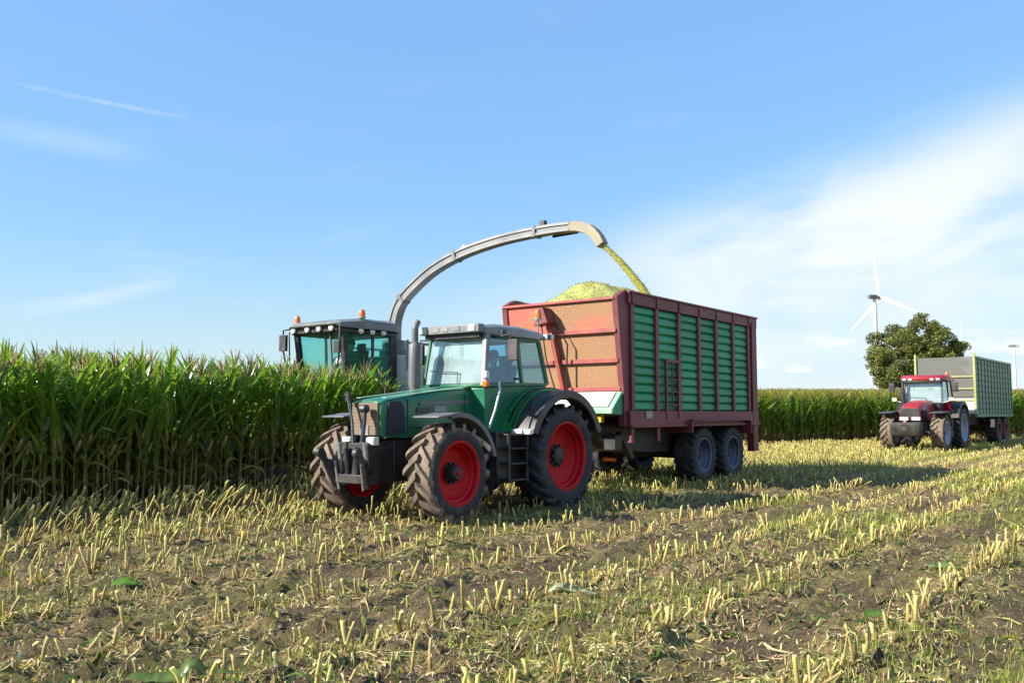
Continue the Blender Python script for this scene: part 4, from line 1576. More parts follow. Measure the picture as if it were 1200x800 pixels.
# ------------------------------------------------------------------ forage harvester
def harvester():
    g = empty('forage_harvester', (-4.33, 23.91, 0.05), heading(37.5))
    tag(g, 'forage harvester with teal cab glass behind the maize, its long spout arching to the trailer', 'forage harvester')
    dz = 0.15
    # cab
    C = dict(a=(0.85, 2.35 + dz), at=(1.05, 3.62 + dz), b=(0.02, 2.3 + dz), bt=(0.06, 3.62 + dz), c=(-0.75, 2.35 + dz), ct=(-0.72, 3.62 + dz), tin=-0.02)
    cab_glass(g, C, M['glass_teal'], M['glass_teal'], M['black'], 0.88)
    m = MB()
    m.beam((0.97, 0.45, 2.4 + dz), (1.10, 0.45, 3.62 + dz), 0.05, 0.05)
    m.build('glazing_bar', M['midgrey'], g, bevel=0.01)
    for s in (1, -1):
        m = MB()
        m.beam((0.88, s * 0.86, 2.36 + dz), (1.07, s * 0.88, 3.62 + dz), 0.16, 0.12)
        m.build('front_pillar_cover', M['black'], g, bevel=0.02)
        m = MB()
        m.beam((-0.72, s * 0.88, 2.36 + dz), (-0.7, s * 0.89, 3.62 + dz), 0.24, 0.1, (0, 1, 0))
        m.build('rear_pillar_cover', M['black'], g, bevel=0.02)
    m = MB()
    m.prism([(0.95, 1.5), (0.9, 2.36 + dz), (-0.8, 2.36 + dz), (-0.8, 1.5)], 'y', -0.86, 0.86)
    m.build('cab_base', M['black'], g, bevel=0.03)
    r = MB()
    def rs(x, hw, zb, zt):
        return [(x, -hw, zb), (x, -hw, zt - 0.07), (x, -hw + 0.16, zt), (x, hw - 0.16, zt), (x, hw, zt - 0.07), (x, hw, zb)]
    r.loft([rs(1.36, 0.84, 3.78 + dz, 3.83 + dz), rs(1.22, 1.0, 3.72 + dz, 3.90 + dz), rs(0.5, 1.06, 3.70 + dz, 3.98 + dz), rs(-0.6, 1.06, 3.70 + dz, 3.99 + dz), rs(-0.95, 0.95, 3.72 + dz, 3.9 + dz)])
    roof = r.build('cab_roof', M['spout'], g, bevel=0.03)
    m = MB()
    m.loft([rs(1.26, 0.88, 3.60 + dz, 3.78 + dz), rs(1.1, 0.97, 3.58 + dz, 3.76 + dz), rs(-0.6, 0.97, 3.58 + dz, 3.75 + dz), rs(-0.88, 0.9, 3.58 + dz, 3.75 + dz)])
    m.build('roof_underside', M['black'], roof, bevel=0.02)
    m = MB()
    m.loft([rs(0.45, 1.075, 3.70 + dz, 3.94 + dz), rs(-0.6, 1.075, 3.70 + dz, 3.95 + dz), rs(-0.97, 0.96, 3.71 + dz, 3.88 + dz)])
    m.build('roof_side_cover', M['grey'], roof, bevel=0.02)
    for y in (-0.75, -0.2, 0.25, 0.72):
        m = MB()
        m.lathe([(0.085, 0), (0.085, 0.05), (0.06, 0.065), (0.0, 0.07)], 12, (1.27, y, 3.70 + dz), 'x')
        m.build('work_light', M['lamp'], roof)
    for x in (0.55, 0.15, -0.25):
        m = MB()
        m.lathe([(0.085, 0), (0.085, 0.05), (0.06, 0.065), (0.0, 0.07)], 12, (x, 0.97, 3.66 + dz), 'y')
        m.build('side_light', M['lamp'], roof)
    beacon(roof, (1.1, -0.84, 3.88 + dz), 0.02, 0.08, 0.2)
    beacon(roof, (0.45, 0.93, 3.97 + dz), 0.02, 0.09, 0.22)
    # mirrors on wire arms
    for s in (1, -1):
        m = MB()
        y0 = s * 1.1
        m.tube([(1.2, s * 0.95, 3.75 + dz), (1.35, s * 1.1, 3.72 + dz), (1.35, s * 1.1, 3.2 + dz), (1.3, s * 0.98, 2.7 + dz)], 0.025, 6)
        m.tube([(1.15, s * 0.88, 3.7 + dz), (1.25, s * 0.98, 3.66 + dz), (1.25, s * 0.95, 3.0 + dz), (1.2, s * 0.9, 2.6 + dz)], 0.02, 6)
        if s < 0:
            m.box((1.37, s * 1.06, 3.38 + dz), (0.08, 0.26, 0.42))
        else:
            m.box((1.37, s * 1.04, 3.2 + dz), (0.08, 0.2, 0.3))
        mo = m.build('mirror', M['black'], g, bevel=0.012)
        m = MB()
        m.box((1.32, s * (1.06 if s < 0 else 1.04), 3.36 + dz if s < 0 else 3.2 + dz), (0.012, 0.2, 0.3))
        m.build('mirror_glass', M['chrome'], mo)
        m = MB()
        m.lathe([(0.1, 0), (0.1, 0.06), (0.06, 0.09), (0, 0.095)], 12, (1.15, s * 0.9, 2.85 + dz), 'x')
        m.build('round_lamp', M['lamp'], g)
    m = MB()
    m.box((0.2, 0, 2.5 + dz), (0.5, 0.5, 0.5))
    m.build('console', M['black'], g, bevel=0.03)
    seat_and_wheel(g, -0.1, 2.55 + dz, 0.45)
    # body
    b = MB()
    b.prism([(-0.85, 1.2), (-0.85, 3.25), (-2.2, 3.3), (-5.2, 3.0), (-5.6, 2.3), (-5.6, 1.3), (-3.0, 1.1)], 'y', -1.35, 1.35)
    b.build('body', M['harv_white'], g, bevel=0.05)
    for s in (1, -1):
        b = MB()
        b.box((-2.6, s * 1.37, 3.12), (3.2, 0.05, 0.22))
        b.box((-3.4, s * 1.37, 2.0), (3.4, 0.05, 1.0))
        b.build('side_cover', M['panel_green'], g, bevel=0.02)
        b = MB()
        b.box((-1.5, s * 1.40, 2.75), (0.16, 0.05, 0.3))
        b.build('side_reflector', M['rim_red'], g, bevel=0.01)
        b = MB()
        b.beam((-0.85, s * 1.3, 2.7 + dz), (-0.85, s * 1.3, 3.5 + dz), 0.05, 0.05)
        b.beam((-0.85, s * 1.3, 3.42 + dz), (-2.6, s * 1.3, 3.42 + dz), 0.05, 0.07)
        b.beam((-2.6, s * 1.3, 3.42 + dz), (-2.6, s * 1.3, 3.0), 0.05, 0.05)
        b.build('hand_rail', M['steel'], g)
    b = MB()
    b.box((-0.95, 0, 1.2), (4.0, 1.4, 0.9))
    b.build('chassis', M['chassis'], g, bevel=0.03)
    for s in (1, -1):
        wheel(g, 0.95, 0.65, 0.5, (-0.1, s * 1.25, 0.95), s, M['rim_silver'], M['mud'], 20, 0.06)
        wheel(g, 0.68, 0.5, 0.36, (-3.4, s * 1.2, 0.68), s, M['rim_silver'], M['mud'], 18, 0.05)
    # header, hidden in the crop
    b = MB()
    b.box((2.6, -0.9, 0.8), (0.9, 4.4, 0.6))
    b.box((1.6, 0, 1.1), (1.6, 1.0, 0.7))
    b.lathe([(0.3, -3.0), (0.3, 1.2)], 14, (3.0, 0, 0.75), cap=True)
    for i in range(7):
        y = -3.1 + i * 0.72
        b.loft([[(3.0, y - 0.16, 0.3), (3.0, y + 0.16, 0.3), (3.0, y, 0.75)], [(4.1, y - 0.02, 0.2), (4.1, y + 0.02, 0.2), (4.1, y, 0.25)]])
    b.build('maize_header', M['chassis'], g, bevel=0.02)
    # spout: turret, curved channel, deflector
    B = np.array([-3.35, 25.4])
    T = np.array([2.21, 21.66])
    D = (T - B) / np.linalg.norm(T - B)
    path = [(-0.02, 3.2), (0.0, 3.9), (0.03, 4.39), (0.24, 4.86), (0.71, 5.27), (1.47, 5.73), (2.5, 6.08), (3.77, 6.3), (5.09, 6.39), (5.84, 6.39)]
    # finer sampling
    P = []
    for i in range(len(path) - 1):
        for q in range(4):
            p0, p1, p2, p3 = (np.array(path[max(0, min(len(path) - 1, i + w))]) for w in (-1, 0, 1, 2))
            f = q / 4
            P.append(0.5 * (2 * p1 + (p2 - p0) * f + (2 * p0 - 5 * p1 + 4 * p2 - p3) * f * f + (3 * p1 - p0 - 3 * p2 + p3) * f ** 3))
    P.append(np.array(path[-1]))
    cr, sr = math.cos(-g.rotation_euler[2]), math.sin(-g.rotation_euler[2])

    def loc(sd, z, across=0.0):
        wx = B[0] + D[0] * sd - D[1] * across - g.location[0]
        wy = B[1] + D[1] * sd + D[0] * across - g.location[1]
        return (cr * wx - sr * wy, sr * wx + cr * wy, z - g.location[2])
    secs, low, top = [], [], []
    for i, p in enumerate(P):
        d = P[min(i + 1, len(P) - 1)] - P[max(i - 1, 0)]
        d = d / np.linalg.norm(d)
        nrm = np.array([-d[1], d[0]])
        if nrm[1] < 0 or (abs(nrm[1]) < 1e-3 and nrm[0] > 0):
            pass
        hgt = 0.26 - 0.06 * i / len(P)
        wd = 0.12
        a, b_ = p + nrm * hgt * 0.5, p - nrm * hgt * 0.5
        secs.append([loc(*b_, -wd), loc(*a, -wd), loc(*a, wd), loc(*b_, wd)])
        c1, c2 = p - nrm * (hgt * 0.5 + 0.01), p - nrm * (hgt * 0.5 - 0.05)
        low.append([loc(*c1, -wd - 0.03), loc(*c2, -wd - 0.03), loc(*c2, wd + 0.03), loc(*c1, wd + 0.03)])
        e1, e2 = p + nrm * (hgt * 0.5 + 0.01), p + nrm * (hgt * 0.5 - 0.05)
        top.append([loc(*e1, -wd - 0.03), loc(*e2, -wd - 0.03), loc(*e2, wd + 0.03), loc(*e1, wd + 0.03)])
    m = MB()
    m.loft(secs)
    sp_ = m.build('spout', M['spout'], g, smooth=0.7)
    m = MB()
    m.loft(low)
    m.loft(top)
    m.build('spout_edge', M['grey'], sp_, smooth=0.7)
    m = MB()
    m.tube([loc(*(p + np.array([0.0, 0.0])), 0.155 + 0.01 * math.sin(i * 1.3)) for i, p in enumerate(P[8:34])], 0.014, 6)
    m.build('spout_hose', M['black'], sp_)
    for i in (13, 23, 31):
        d = P[i + 1] - P[i - 1]
        d = d / np.linalg.norm(d)
        a, b_ = P[i] - d * 0.05, P[i] + d * 0.05
        m = MB()
        m.beam(loc(*a), loc(*b_), 0.33, 0.29)
        m.build('spout_collar', M['midgrey'], sp_, bevel=0.01)
    m = MB()
    m.lathe([(0.42, 3.0), (0.42, 3.45), (0.34, 3.5), (0.34, 3.75)], 18, loc(0, 0)[:2] + (0,), 'z')
    m.build('spout_turret', M['midgrey'], g)
    m = MB()
    m.tube([loc(5.0, 6.47), loc(5.85, 6.5)], 0.05, 8)
    m.tube([loc(5.0, 6.47, 0.2), loc(5.95, 6.42, 0.22)], 0.035, 8)
    m.box(loc(5.0, 6.55), (0.14, 0.14, 0.2))
    m.beam(loc(5.15, 6.33, 0.215), loc(5.9, 6.36, 0.215), 0.03, 0.2)
    m.build('deflector_ram', M['chassis'], sp_)
    m = MB()
    m.prism([(0, 0), (0.34, 0.22), (0.42, 0.2), (0.06, -0.04)], 'y', -0.02, 0.02)
    m.v = [loc(2.0 + q[0], 6.05 + q[2] + 0.06, 0.16 + q[1]) for q in m.v]
    m.build('spout_sign', M['white'], sp_)
    m = MB()
    dp = [(5.80, 6.39, 0.24), (6.0, 6.385, 0.25), (6.18, 6.34, 0.26), (6.34, 6.27, 0.26), (6.48, 6.16, 0.25), (6.6, 6.02, 0.24), (6.7, 5.84, 0.22)]
    secs = []
    for i, (sd, z, h_) in enumerate(dp):
        q0, q1 = dp[max(0, i - 1)], dp[min(len(dp) - 1, i + 1)]
        d = np.array([q1[0] - q0[0], q1[1] - q0[1]])
        d /= np.linalg.norm(d)
        nn = np.array([-d[1], d[0]])
        p = np.array([sd, z])
        a, b_ = p + nn * h_ * 0.5, p - nn * h_ * 0.5
        secs.append([loc(*b_, -0.135), loc(*a, -0.135), loc(*a, 0.135), loc(*b_, 0.135)])
    m.loft(secs)
    m.build('deflector', M['beige'], sp_, bevel=0.01)
    make_driver('person', local_to_world(g, (-0.08, 0, 2.62 + dz)), g.rotation_euler[2], 'driver in dark clothes behind the teal glass of the forage harvester', (0.04, 0.045, 0.05), (0.05, 0.04, 0.03))
    # stream of chopped maize from the deflector into the trailer
    wB = lambda sd, z: np.array([B[0] + D[0] * sd, B[1] + D[1] * sd, z])
    p0 = wB(6.72, 5.84)
    p1 = np.array([3.20, 22.62, 4.45])
    p1 = np.array([3.13, 21.35, 4.66])
    p1 = p1 + 0.22 * (p1 - p0)
    n = 26
    pts, rad = [], []
    for i in range(n):
        f = i / (n - 1)
        q = p0 + (p1 - p0) * f
        q[2] += 0.10 * 4 * f * (1 - f)
        pts.append(q)
        rad.append(0.055 + 0.04 * f + 0.008 * random.random())
    m = MB()
    m.tube([tuple(q) for q in pts], rad, 9)
    Vt = np.array(m.v)
    Vt += rng.normal(0, 0.006, Vt.shape)
    Qt = np.array([f for f in m.f if len(f) == 4])
    nf = 16000
    ff = rng.uniform(0, 1, nf)
    cp = np.array([np.interp(ff, np.linspace(0, 1, n), np.array(pts)[:, a]) for a in range(3)]).T
    cp = cp + rng.normal(0, 1, (nf, 3)) * (0.024 + 0.026 * ff)[:, None]
    Vc, Qc, Cc = chips(cp, 0.003, 0.010)
    st = np_mesh('silage_stream', np.concatenate([Vt, Vc]), np.concatenate([Qt, Qc + len(Vt)]), M['silage'], np.concatenate([np.tile(np.array([[0.42, 0.38, 0.03]]), (len(Vt), 1)), Cc * np.array([[0.95, 1.0, 0.5]])]))
    tag(st, 'stream of chopped yellow-green maize falling from the harvester spout into the trailer', 'silage stream')
    return g


green_tractor()
big_trailer()
harvester()
red_tractor()
louver_trailer()


# ------------------------------------------------------------------ plants: templates
def ribbon(pts, wid, up, fold=0.25, col0=(0.1, 0.2, 0.03), col1=None):
    """V-folded leaf along pts (n,3); returns V,Q,C"""
    n = len(pts)
    d = np.gradient(pts, axis=0)
    d /= np.linalg.norm(d, axis=1)[:, None] + 1e-9
    side = np.cross(d, up)
    side /= np.linalg.norm(side, axis=1)[:, None] + 1e-9
    nr = np.cross(side, d)
    L = pts - side * wid[:, None] + nr * (wid * fold)[:, None]
    Rr = pts + side * wid[:, None] + nr * (wid * fold)[:, None]
    V = np.stack([L, pts, Rr], 1).reshape(-1, 3)
    i = np.arange(n - 1) * 3
    Q = np.concatenate([np.stack([i, i + 1, i + 4, i + 3], -1), np.stack([i + 1, i + 2, i + 5, i + 4], -1)])
    c0 = np.array(col0)
    c1 = np.array(col1 if col1 is not None else col0)
    f = np.linspace(0, 1, n)[:, None] ** 1.5
    C = np.repeat(c0 * (1 - f) + c1 * f, 3, 0)
    C[1::3] *= 1.35
    return V, Q, C


def np_tube(pts, r, n=5, col=(0.1, 0.15, 0.03), col1=None):
    pts = np.asarray(pts, float)
    m = len(pts)
    th = np.arange(n) * 2 * np.pi / n
    d = np.gradient(pts, axis=0)
    d /= np.linalg.norm(d, axis=1)[:, None] + 1e-9
    ref = np.tile(np.array([[0.3, 1.0, 0.1]]), (m, 1))
    a = np.cross(d, ref)
    a /= np.linalg.norm(a, axis=1)[:, None]
    b = np.cross(d, a)
    r = np.asarray(r, float) * np.ones(m)
    V = (pts[:, None] + (a[:, None] * np.cos(th)[None, :, None] + b[:, None] * np.sin(th)[None, :, None]) * r[:, None, None]).reshape(-1, 3)
    i, j = np.meshgrid(np.arange(m - 1), np.arange(n), indexing='ij')
    i, j = i.ravel(), j.ravel()
    Q = np.stack([i * n + j, i * n + (j + 1) % n, (i + 1) * n + (j + 1) % n, (i + 1) * n + j], -1)
    c0 = np.array(col)
    c1 = np.array(col1 if col1 is not None else col)
    f = np.linspace(0, 1, m)[:, None]
    C = np.repeat(c0 * (1 - f) + c1 * f, n, 0)
    return V, Q, C


def cat(parts):
    V, Q, C, off = [], [], [], 0
    for v, q, c in parts:
        V.append(v)
        Q.append(q + off)
        C.append(c)
        off += len(v)
    return np.concatenate(V), np.concatenate(Q), np.concatenate(C)


def corn_template(seed, seg=7, low=False):
    r = np.random.default_rng(seed)
    H = 2.35 + r.uniform(-0.08, 0.1)
    lean = r.normal(0, 0.02, 2)
    zs = np.linspace(0, H, 4 if low else 7)
    sp_ = np.stack([lean[0] * zs + 0.01 * np.sin(zs * 2 + seed), lean[1] * zs, zs], -1)
    stalk = np_tube(sp_, np.linspace(0.018, 0.007, len(zs)), 3 if low else 5, (0.42, 0.33, 0.1), (0.2, 0.26, 0.05))
    nl = 9 if low else 17
    az0 = r.uniform(0, 6.28)
    lv = []
    for i in range(nl):
        f = i / (nl - 1)
        z = (0.45 if not low else 0.35) + (H - (0.57 if not low else 0.42)) * (f ** (0.85 if not low else 1.0))
        az_ = az0 + math.pi * i + r.normal(0, 0.45)
        L = r.uniform(0.75, 0.95) * (0.75 + 0.5 * math.sin(math.pi * (0.15 + 0.7 * f)))
        if f > 0.8:
            L *= 0.72
        if f < 0.3:
            L *= r.uniform(0.5, 0.75)
        wd = 0.045 * (0.8 + 0.4 * math.sin(math.pi * f)) * r.uniform(0.85, 1.15)
        dead = (f < r.uniform(-0.04, 0.12)) and not low
        th0 = R_(r.uniform(16, 30)) if not dead else R_(r.uniform(25, 60))          # from vertical
        bend = R_(r.uniform(25, 110)) * (1.1 - 0.7 * f) if not dead else R_(r.uniform(120, 150))
        n = 4 if low else seg
        q = np.linspace(0, 1, n)
        th = th0 + bend * q ** (1.6 if not dead else 0.8)
        if not dead and not low and r.uniform() < 0.3:          # snapped and hanging tip
            th = np.where(q > r.uniform(0.45, 0.75), th + R_(r.uniform(50, 110)), th)
        if dead or f < 0.5:
            th = np.minimum(th, R_(172))
        tws = r.normal(0, 0.9)
        dl = L / (n - 1)
        rr = np.concatenate([[0], np.cumsum(np.sin(th[:-1]) * dl)])
        zz = np.concatenate([[0], np.cumsum(np.cos(th[:-1]) * dl)])
        base = np.array([np.interp(z, zs, sp_[:, 0]), np.interp(z, zs, sp_[:, 1]), z])
        tw = az_ + r.normal(0, 0.25) * q
        pts = base + np.stack([np.cos(tw) * rr, np.sin(tw) * rr, zz], -1)
        w = wd * np.minimum(1, np.minimum(0.55 + 4 * q, 1.25 * (1 - q) ** 0.75 + 0.02))
        up = np.array([-math.sin(az_) * 0.4 * r.normal(), math.cos(az_) * 0.4 * r.normal(), 1.0])
        up = np.tile(up, (n, 1)) + np.stack([np.cos(tw), np.sin(tw), 0 * q], -1) * -0.8 + np.stack([-np.sin(tw), np.cos(tw), 0 * q], -1) * (tws * q)[:, None]
        if dead:
            k_ = r.uniform()
            c0, c1 = ((0.26, 0.19, 0.07), (0.34, 0.24, 0.1)) if k_ < 0.55 else ((0.26, 0.26, 0.05), (0.32, 0.25, 0.07))
        else:
            g_ = r.uniform(0.8, 1.25)
            c0 = (0.11 * g_, 0.225 * g_, 0.03 * g_)
            c1 = (0.175 * g_, 0.275 * g_, 0.04 * g_)
            if f < 0.32 and not low:
                c0, c1 = (0.16 * g_, 0.2 * g_, 0.035 * g_), (0.3 * g_, 0.27 * g_, 0.06 * g_)
            if low and f > 0.78:  # sunlit tassel band of the far maize, painted into the top leaves
                c0, c1 = (0.15 * g_, 0.19 * g_, 0.03 * g_), (0.26 * g_, 0.25 * g_, 0.05 * g_)
            if f < 0.5:
                c1 = (0.2 * g_, 0.22 * g_, 0.04 * g_)
        lv.append(ribbon(pts, w, up, 0.3, c0, c1))
    ts = []
    top = sp_[-1]
    nb_ = 3 if low else 8
    for i in range(nb_):
        a = r.uniform(0, 6.28)
        s = 0.0 if i == 0 else r.uniform(0.2, 0.55)
        L = r.uniform(0.24, 0.36) * (1.3 if i == 0 else 1)
        q = np.linspace(0, 1, 3 if low else 4)
        pts = top + np.array([0, 0, -0.06]) + np.stack([np.cos(a) * s * L * q ** 1.3, np.sin(a) * s * L * q ** 1.3, L * q * (1.1 - 0.25 * s * q)], -1)
        ts.append(np_tube(pts, [0.0085] * (len(q) - 1) + [0.005], 3, (0.26, 0.2, 0.075), (0.36, 0.27, 0.12)))
    ear = []
    if not low:
        a = az0 + r.uniform(-0.5, 0.5)
        z0 = r.uniform(0.95, 1.25)
        q = np.array([0, 0.12, 0.5, 0.85, 1.0])
        pts = np.array([np.interp(z0, zs, sp_[:, 0]), np.interp(z0, zs, sp_[:, 1]), z0]) + np.stack([np.cos(a) * 0.02 + np.cos(a) * 0.1 * q, np.sin(a) * 0.02 + np.sin(a) * 0.1 * q, 0.24 * q], -1)
        ear.append(np_tube(pts, [0.016, 0.032, 0.036, 0.024, 0.007], 6, (0.34, 0.34, 0.1), (0.45, 0.34, 0.15)))
    return stalk, cat(lv), cat(ts), (cat(ear) if ear else None)


NV = 10
ctemps = [corn_template(100 + i) for i in range(NV)]
cfull = [cat([p for p in t if p is not None]) for t in ctemps]
clow = [cat([p for p in corn_template(300 + i, low=True) if p is not None]) for i in range(6)]

F_PX = 1050.0
PIT = math.atan(84 / 1050)


def project(P):
    P = np.asarray(P, float)
    z = P[:, 2] - CAM_H
    d = P[:, 1] * math.cos(PIT) + z * math.sin(PIT)
    v = -P[:, 1] * math.sin(PIT) + z * math.cos(PIT)
    d = np.maximum(d, 0.05)
    return 600 + F_PX * P[:, 0] / d, 400 - F_PX * v / d, d


# standing maize on the left
rows = []
for i in range(19):
    u = -0.75 * i
    if i == 0:
        spans = [(-8, 9.6)]
    elif i == 1:
        spans = [(-8, 8.4)]
    elif u > -5.4:
        spans = [(-8, 5.4)]
    else:
        spans = [(-8, 30)]
    for a, b in spans:
        st = 0.15 if u > -7 else 0.22
        t = np.arange(a, b, st)
        t = t + rng.normal(0, 0.03, len(t))
        uu = u + rng.normal(0, 0.035, len(t))
        rows.append(np.stack([t, uu], -1))
rows = np.concatenate(rows)
px_, py_ = xy(rows[:, 0], rows[:, 1])
CP = np.stack([px_, py_, ground_z(px_, py_) - 0.02], -1)
keep = (py_ > 9.0)
CP, rows = CP[keep], rows[keep]
n = len(CP)
c_idx = rng.integers(0, NV, n)
c_rz = rng.uniform(0, 6.28, n)
hs = rng.uniform(0.9, 1.08, n) * (1.0 + 0.06 * (vnoise(CP[:, 0] * 0.8, CP[:, 1] * 0.8, 4) - 0.5)) * 1.035
c_sc = np.stack([rng.uniform(0.9, 1.12, n)] * 2 + [hs], -1)
sx_, sy_, sd_ = project(CP + np.array([0, 0, 1.5]))
vis = (sx_ > -5) & (sx_ < 480) & (rows[:, 1] > -3.2)
score = np.where(vis, sd_ - rows[:, 1] * 1.2, 1e9)
order = np.argsort(score)
ind = order[:300]
rest = np.ones(n, bool)
rest[ind] = False


def mesh_only(name, VQC, mat):
    o = np_mesh(name, *VQC[:2], mat, VQC[2])
    me = o.data
    bpy.data.objects.remove(o)
    return me


cmesh = []
for st, lv, ts, er in ctemps:
    cmesh.append([('stalk', mesh_only('stalk', st, M['corn'])), ('foliage', mesh_only('foliage', lv, M['corn'])), ('tassel', mesh_only('tassel', ts, M['straw'])), ('cob', mesh_only('cob', er, M['corn']))])
CL = 'tall green maize plant with tan tassel, standing in the front rows at the left'
protos = {}
for q in ind:
    kx = int(c_idx[q])
    if kx not in protos:
        e = empty('maize_plant')
        tag(e, CL, 'maize plant', 'maize plants standing in the front rows')
        ch = []
        for nm, me in cmesh[kx]:
            o = bpy.data.objects.new(nm, me)
            COL.objects.link(o)
            o.parent = e
            ch.append(o)
        protos[kx] = (e, ch)
    else:
        e0, ch0 = protos[kx]
        e = e0.copy()
        COL.objects.link(e)
        for o0 in ch0:
            o = o0.copy()
            COL.objects.link(o)
            o.parent = e
    e.location = CP[q]
    e.rotation_euler = (rng.normal(0, 0.03), rng.normal(0, 0.03), c_rz[q])
    e.scale = c_sc[q]

tint = rng.uniform(0.78, 1.2, (n, 1)) * np.ones((1, 3))
tilt = rng.normal(0, 0.03, (n, 2))
V, Q, C = merge(cfull, c_idx[rest], CP[rest], c_rz[rest], c_sc[rest], tilt[rest], tint[rest])
tag(np_mesh('maize_field', V, Q, M['corn'], C), 'dense mass of green maize behind the front rows, in front of the forage harvester', 'maize field', kind='stuff')

# far maize across the end of the field
cps = []
E0, E1 = np.array([2.0, 42.0]), np.array([34.0, 55.2])
ed = (E1 - E0) / np.linalg.norm(E1 - E0)
en = np.array([-ed[1], ed[0]])
for dpt in list(np.arange(0, 6, 0.6)) + list(np.arange(6, 62, 1.1)):
    st = 0.17 if dpt < 3 else (0.3 if dpt < 8 else 0.55)
    ss = np.arange(-6, 52 + dpt * 0.6, st)
    ss = ss + rng.normal(0, 0.06, len(ss))
    dd = dpt + rng.normal(0, 0.1, len(ss))
    cps.append(E0[None] + ed[None] * ss[:, None] + en[None] * dd[:, None])
cps = np.concatenate(cps)
rel = cps[:, 0] / cps[:, 1]
cps = cps[(rel > 0.02) & (rel < 0.75)]
n = len(cps)
P = np.stack([cps[:, 0], cps[:, 1], gbase(cps[:, 1])], -1)
V, Q, C = merge(clow, rng.integers(0, 6, n), P, rng.uniform(0, 6.28, n), np.stack([rng.uniform(1.1, 1.5, n)] * 2 + [rng.uniform(0.9, 1.04, n)], -1), rng.normal(0, 0.03, (n, 2)), rng.uniform(0.85, 1.25, (n, 1)) * np.array([[0.98, 0.95, 0.95]]))
tag(np_mesh('maize_field', V, Q, M['corn'], C), 'far maize field with sunlit yellow tops across the end of the stubble, behind the red tractor', 'maize field', kind='stuff')


# ------------------------------------------------------------------ stubble
def stub_template(seed):
    r = np.random.default_rng(seed)
    q = np.linspace(0, 1, 4)
    kink = r.normal(0, 0.08, 2)
    pts = np.stack([kink[0] * q ** 2 * 0.3, kink[1] * q ** 2 * 0.3, q], -1)
    g_ = r.uniform(0.75, 1.2)
    gr = r.uniform(0, 1)
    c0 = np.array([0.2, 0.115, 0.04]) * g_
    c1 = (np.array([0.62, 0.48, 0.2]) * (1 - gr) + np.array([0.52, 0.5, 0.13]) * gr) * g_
    rad = r.uniform(0.008, 0.0135)
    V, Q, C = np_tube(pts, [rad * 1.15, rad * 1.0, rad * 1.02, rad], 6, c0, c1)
    sl = r.normal(0, 3.0, 2)
    tp = V[-6:].copy()
    V[-6:, 2] += (tp[:, 0] * sl[0] + tp[:, 1] * sl[1])
    # pith cap
    cap = np.concatenate([V[-6:], V[-6:].mean(0, keepdims=True)])
    cq = np.array([[6, 0, 1, 2], [6, 2, 3, 4], [6, 4, 5, 0]])
    cc = np.tile(np.array([[0.5, 0.42, 0.22]]) * g_, (7, 1))
    parts = [(V, Q, C), (cap, cq, cc)]
    for i in range(r.integers(2, 5)):            # frayed sheath strips
        a = r.uniform(0, 6.28)
        z0 = r.uniform(0.05, 0.6)
        L = r.uniform(0.2, 0.5)
        n = 5
        t = np.linspace(0, 1, n)
        out_ = rad + (0.006 + 0.05 * r.uniform() ** 2) * t ** 1.4
        zz = z0 + L * (t - r.uniform(0.4, 1.3) * t ** 2)
        pp = np.stack([np.cos(a + t * 0.5) * out_, np.sin(a + t * 0.5) * out_, np.maximum(zz, 0.01)], -1)
        w = r.uniform(0.006, 0.014) * np.minimum(1.0, 1.5 * (1 - t) + 0.15)
        k_ = r.uniform(0.6, 1.25)
        cs = [(0.42, 0.32, 0.13), (0.3, 0.19, 0.07), (0.34, 0.36, 0.08), (0.5, 0.4, 0.2)][r.integers(0, 4)]
        parts.append(ribbon(pp, w, np.tile(np.array([[np.cos(a), np.sin(a), 0.3]]), (n, 1)), 0.2, tuple(np.array(cs) * k_), tuple(np.array(cs) * k_ * 1.1)))
    return cat(parts)


NS = 14
stemps = [stub_template(500 + i) for i in range(NS)]
sp_ = []
for i in range(1, 75):
    u = 0.62 + 0.75 * (i - 1)
    t = np.arange(-26, 62, 0.155)
    t = t + rng.normal(0, 0.035, len(t))
    sp_.append(np.stack([t, u + rng.normal(0, 0.04, len(t))], -1))
# cut rows behind the harvester
for u in np.arange(-5.2, 0.3, 0.75):
    t = np.arange(10.5, 55, 0.17)
    sp_.append(np.stack([t, u + rng.normal(0, 0.04, len(t))], -1))
# tillers and twin stalks beside their neighbours
_all = np.concatenate(sp_)
_tw = _all[rng.uniform(0, 1, len(_all)) < 0.55]
sp_.append(_tw + rng.normal(0, 0.035, _tw.shape))
_bd = _all[(_all[:, 1] < 6.0) & (_all[:, 1] > 0)]
sp_.append(_bd + np.stack([rng.normal(0, 0.08, len(_bd)), rng.normal(0, 0.16, len(_bd))], -1))
sp_ = np.concatenate(sp_)
X, Yg = xy(sp_[:, 0], sp_[:, 1])
# stay clear of the far maize and outside views
side_far = (X - E0[0]) * en[0] + (Yg - E0[1]) * en[1]
ok = (Yg > 3.6) & (side_far < -0.3) & (np.abs(X) < Yg * 0.85 + 3)
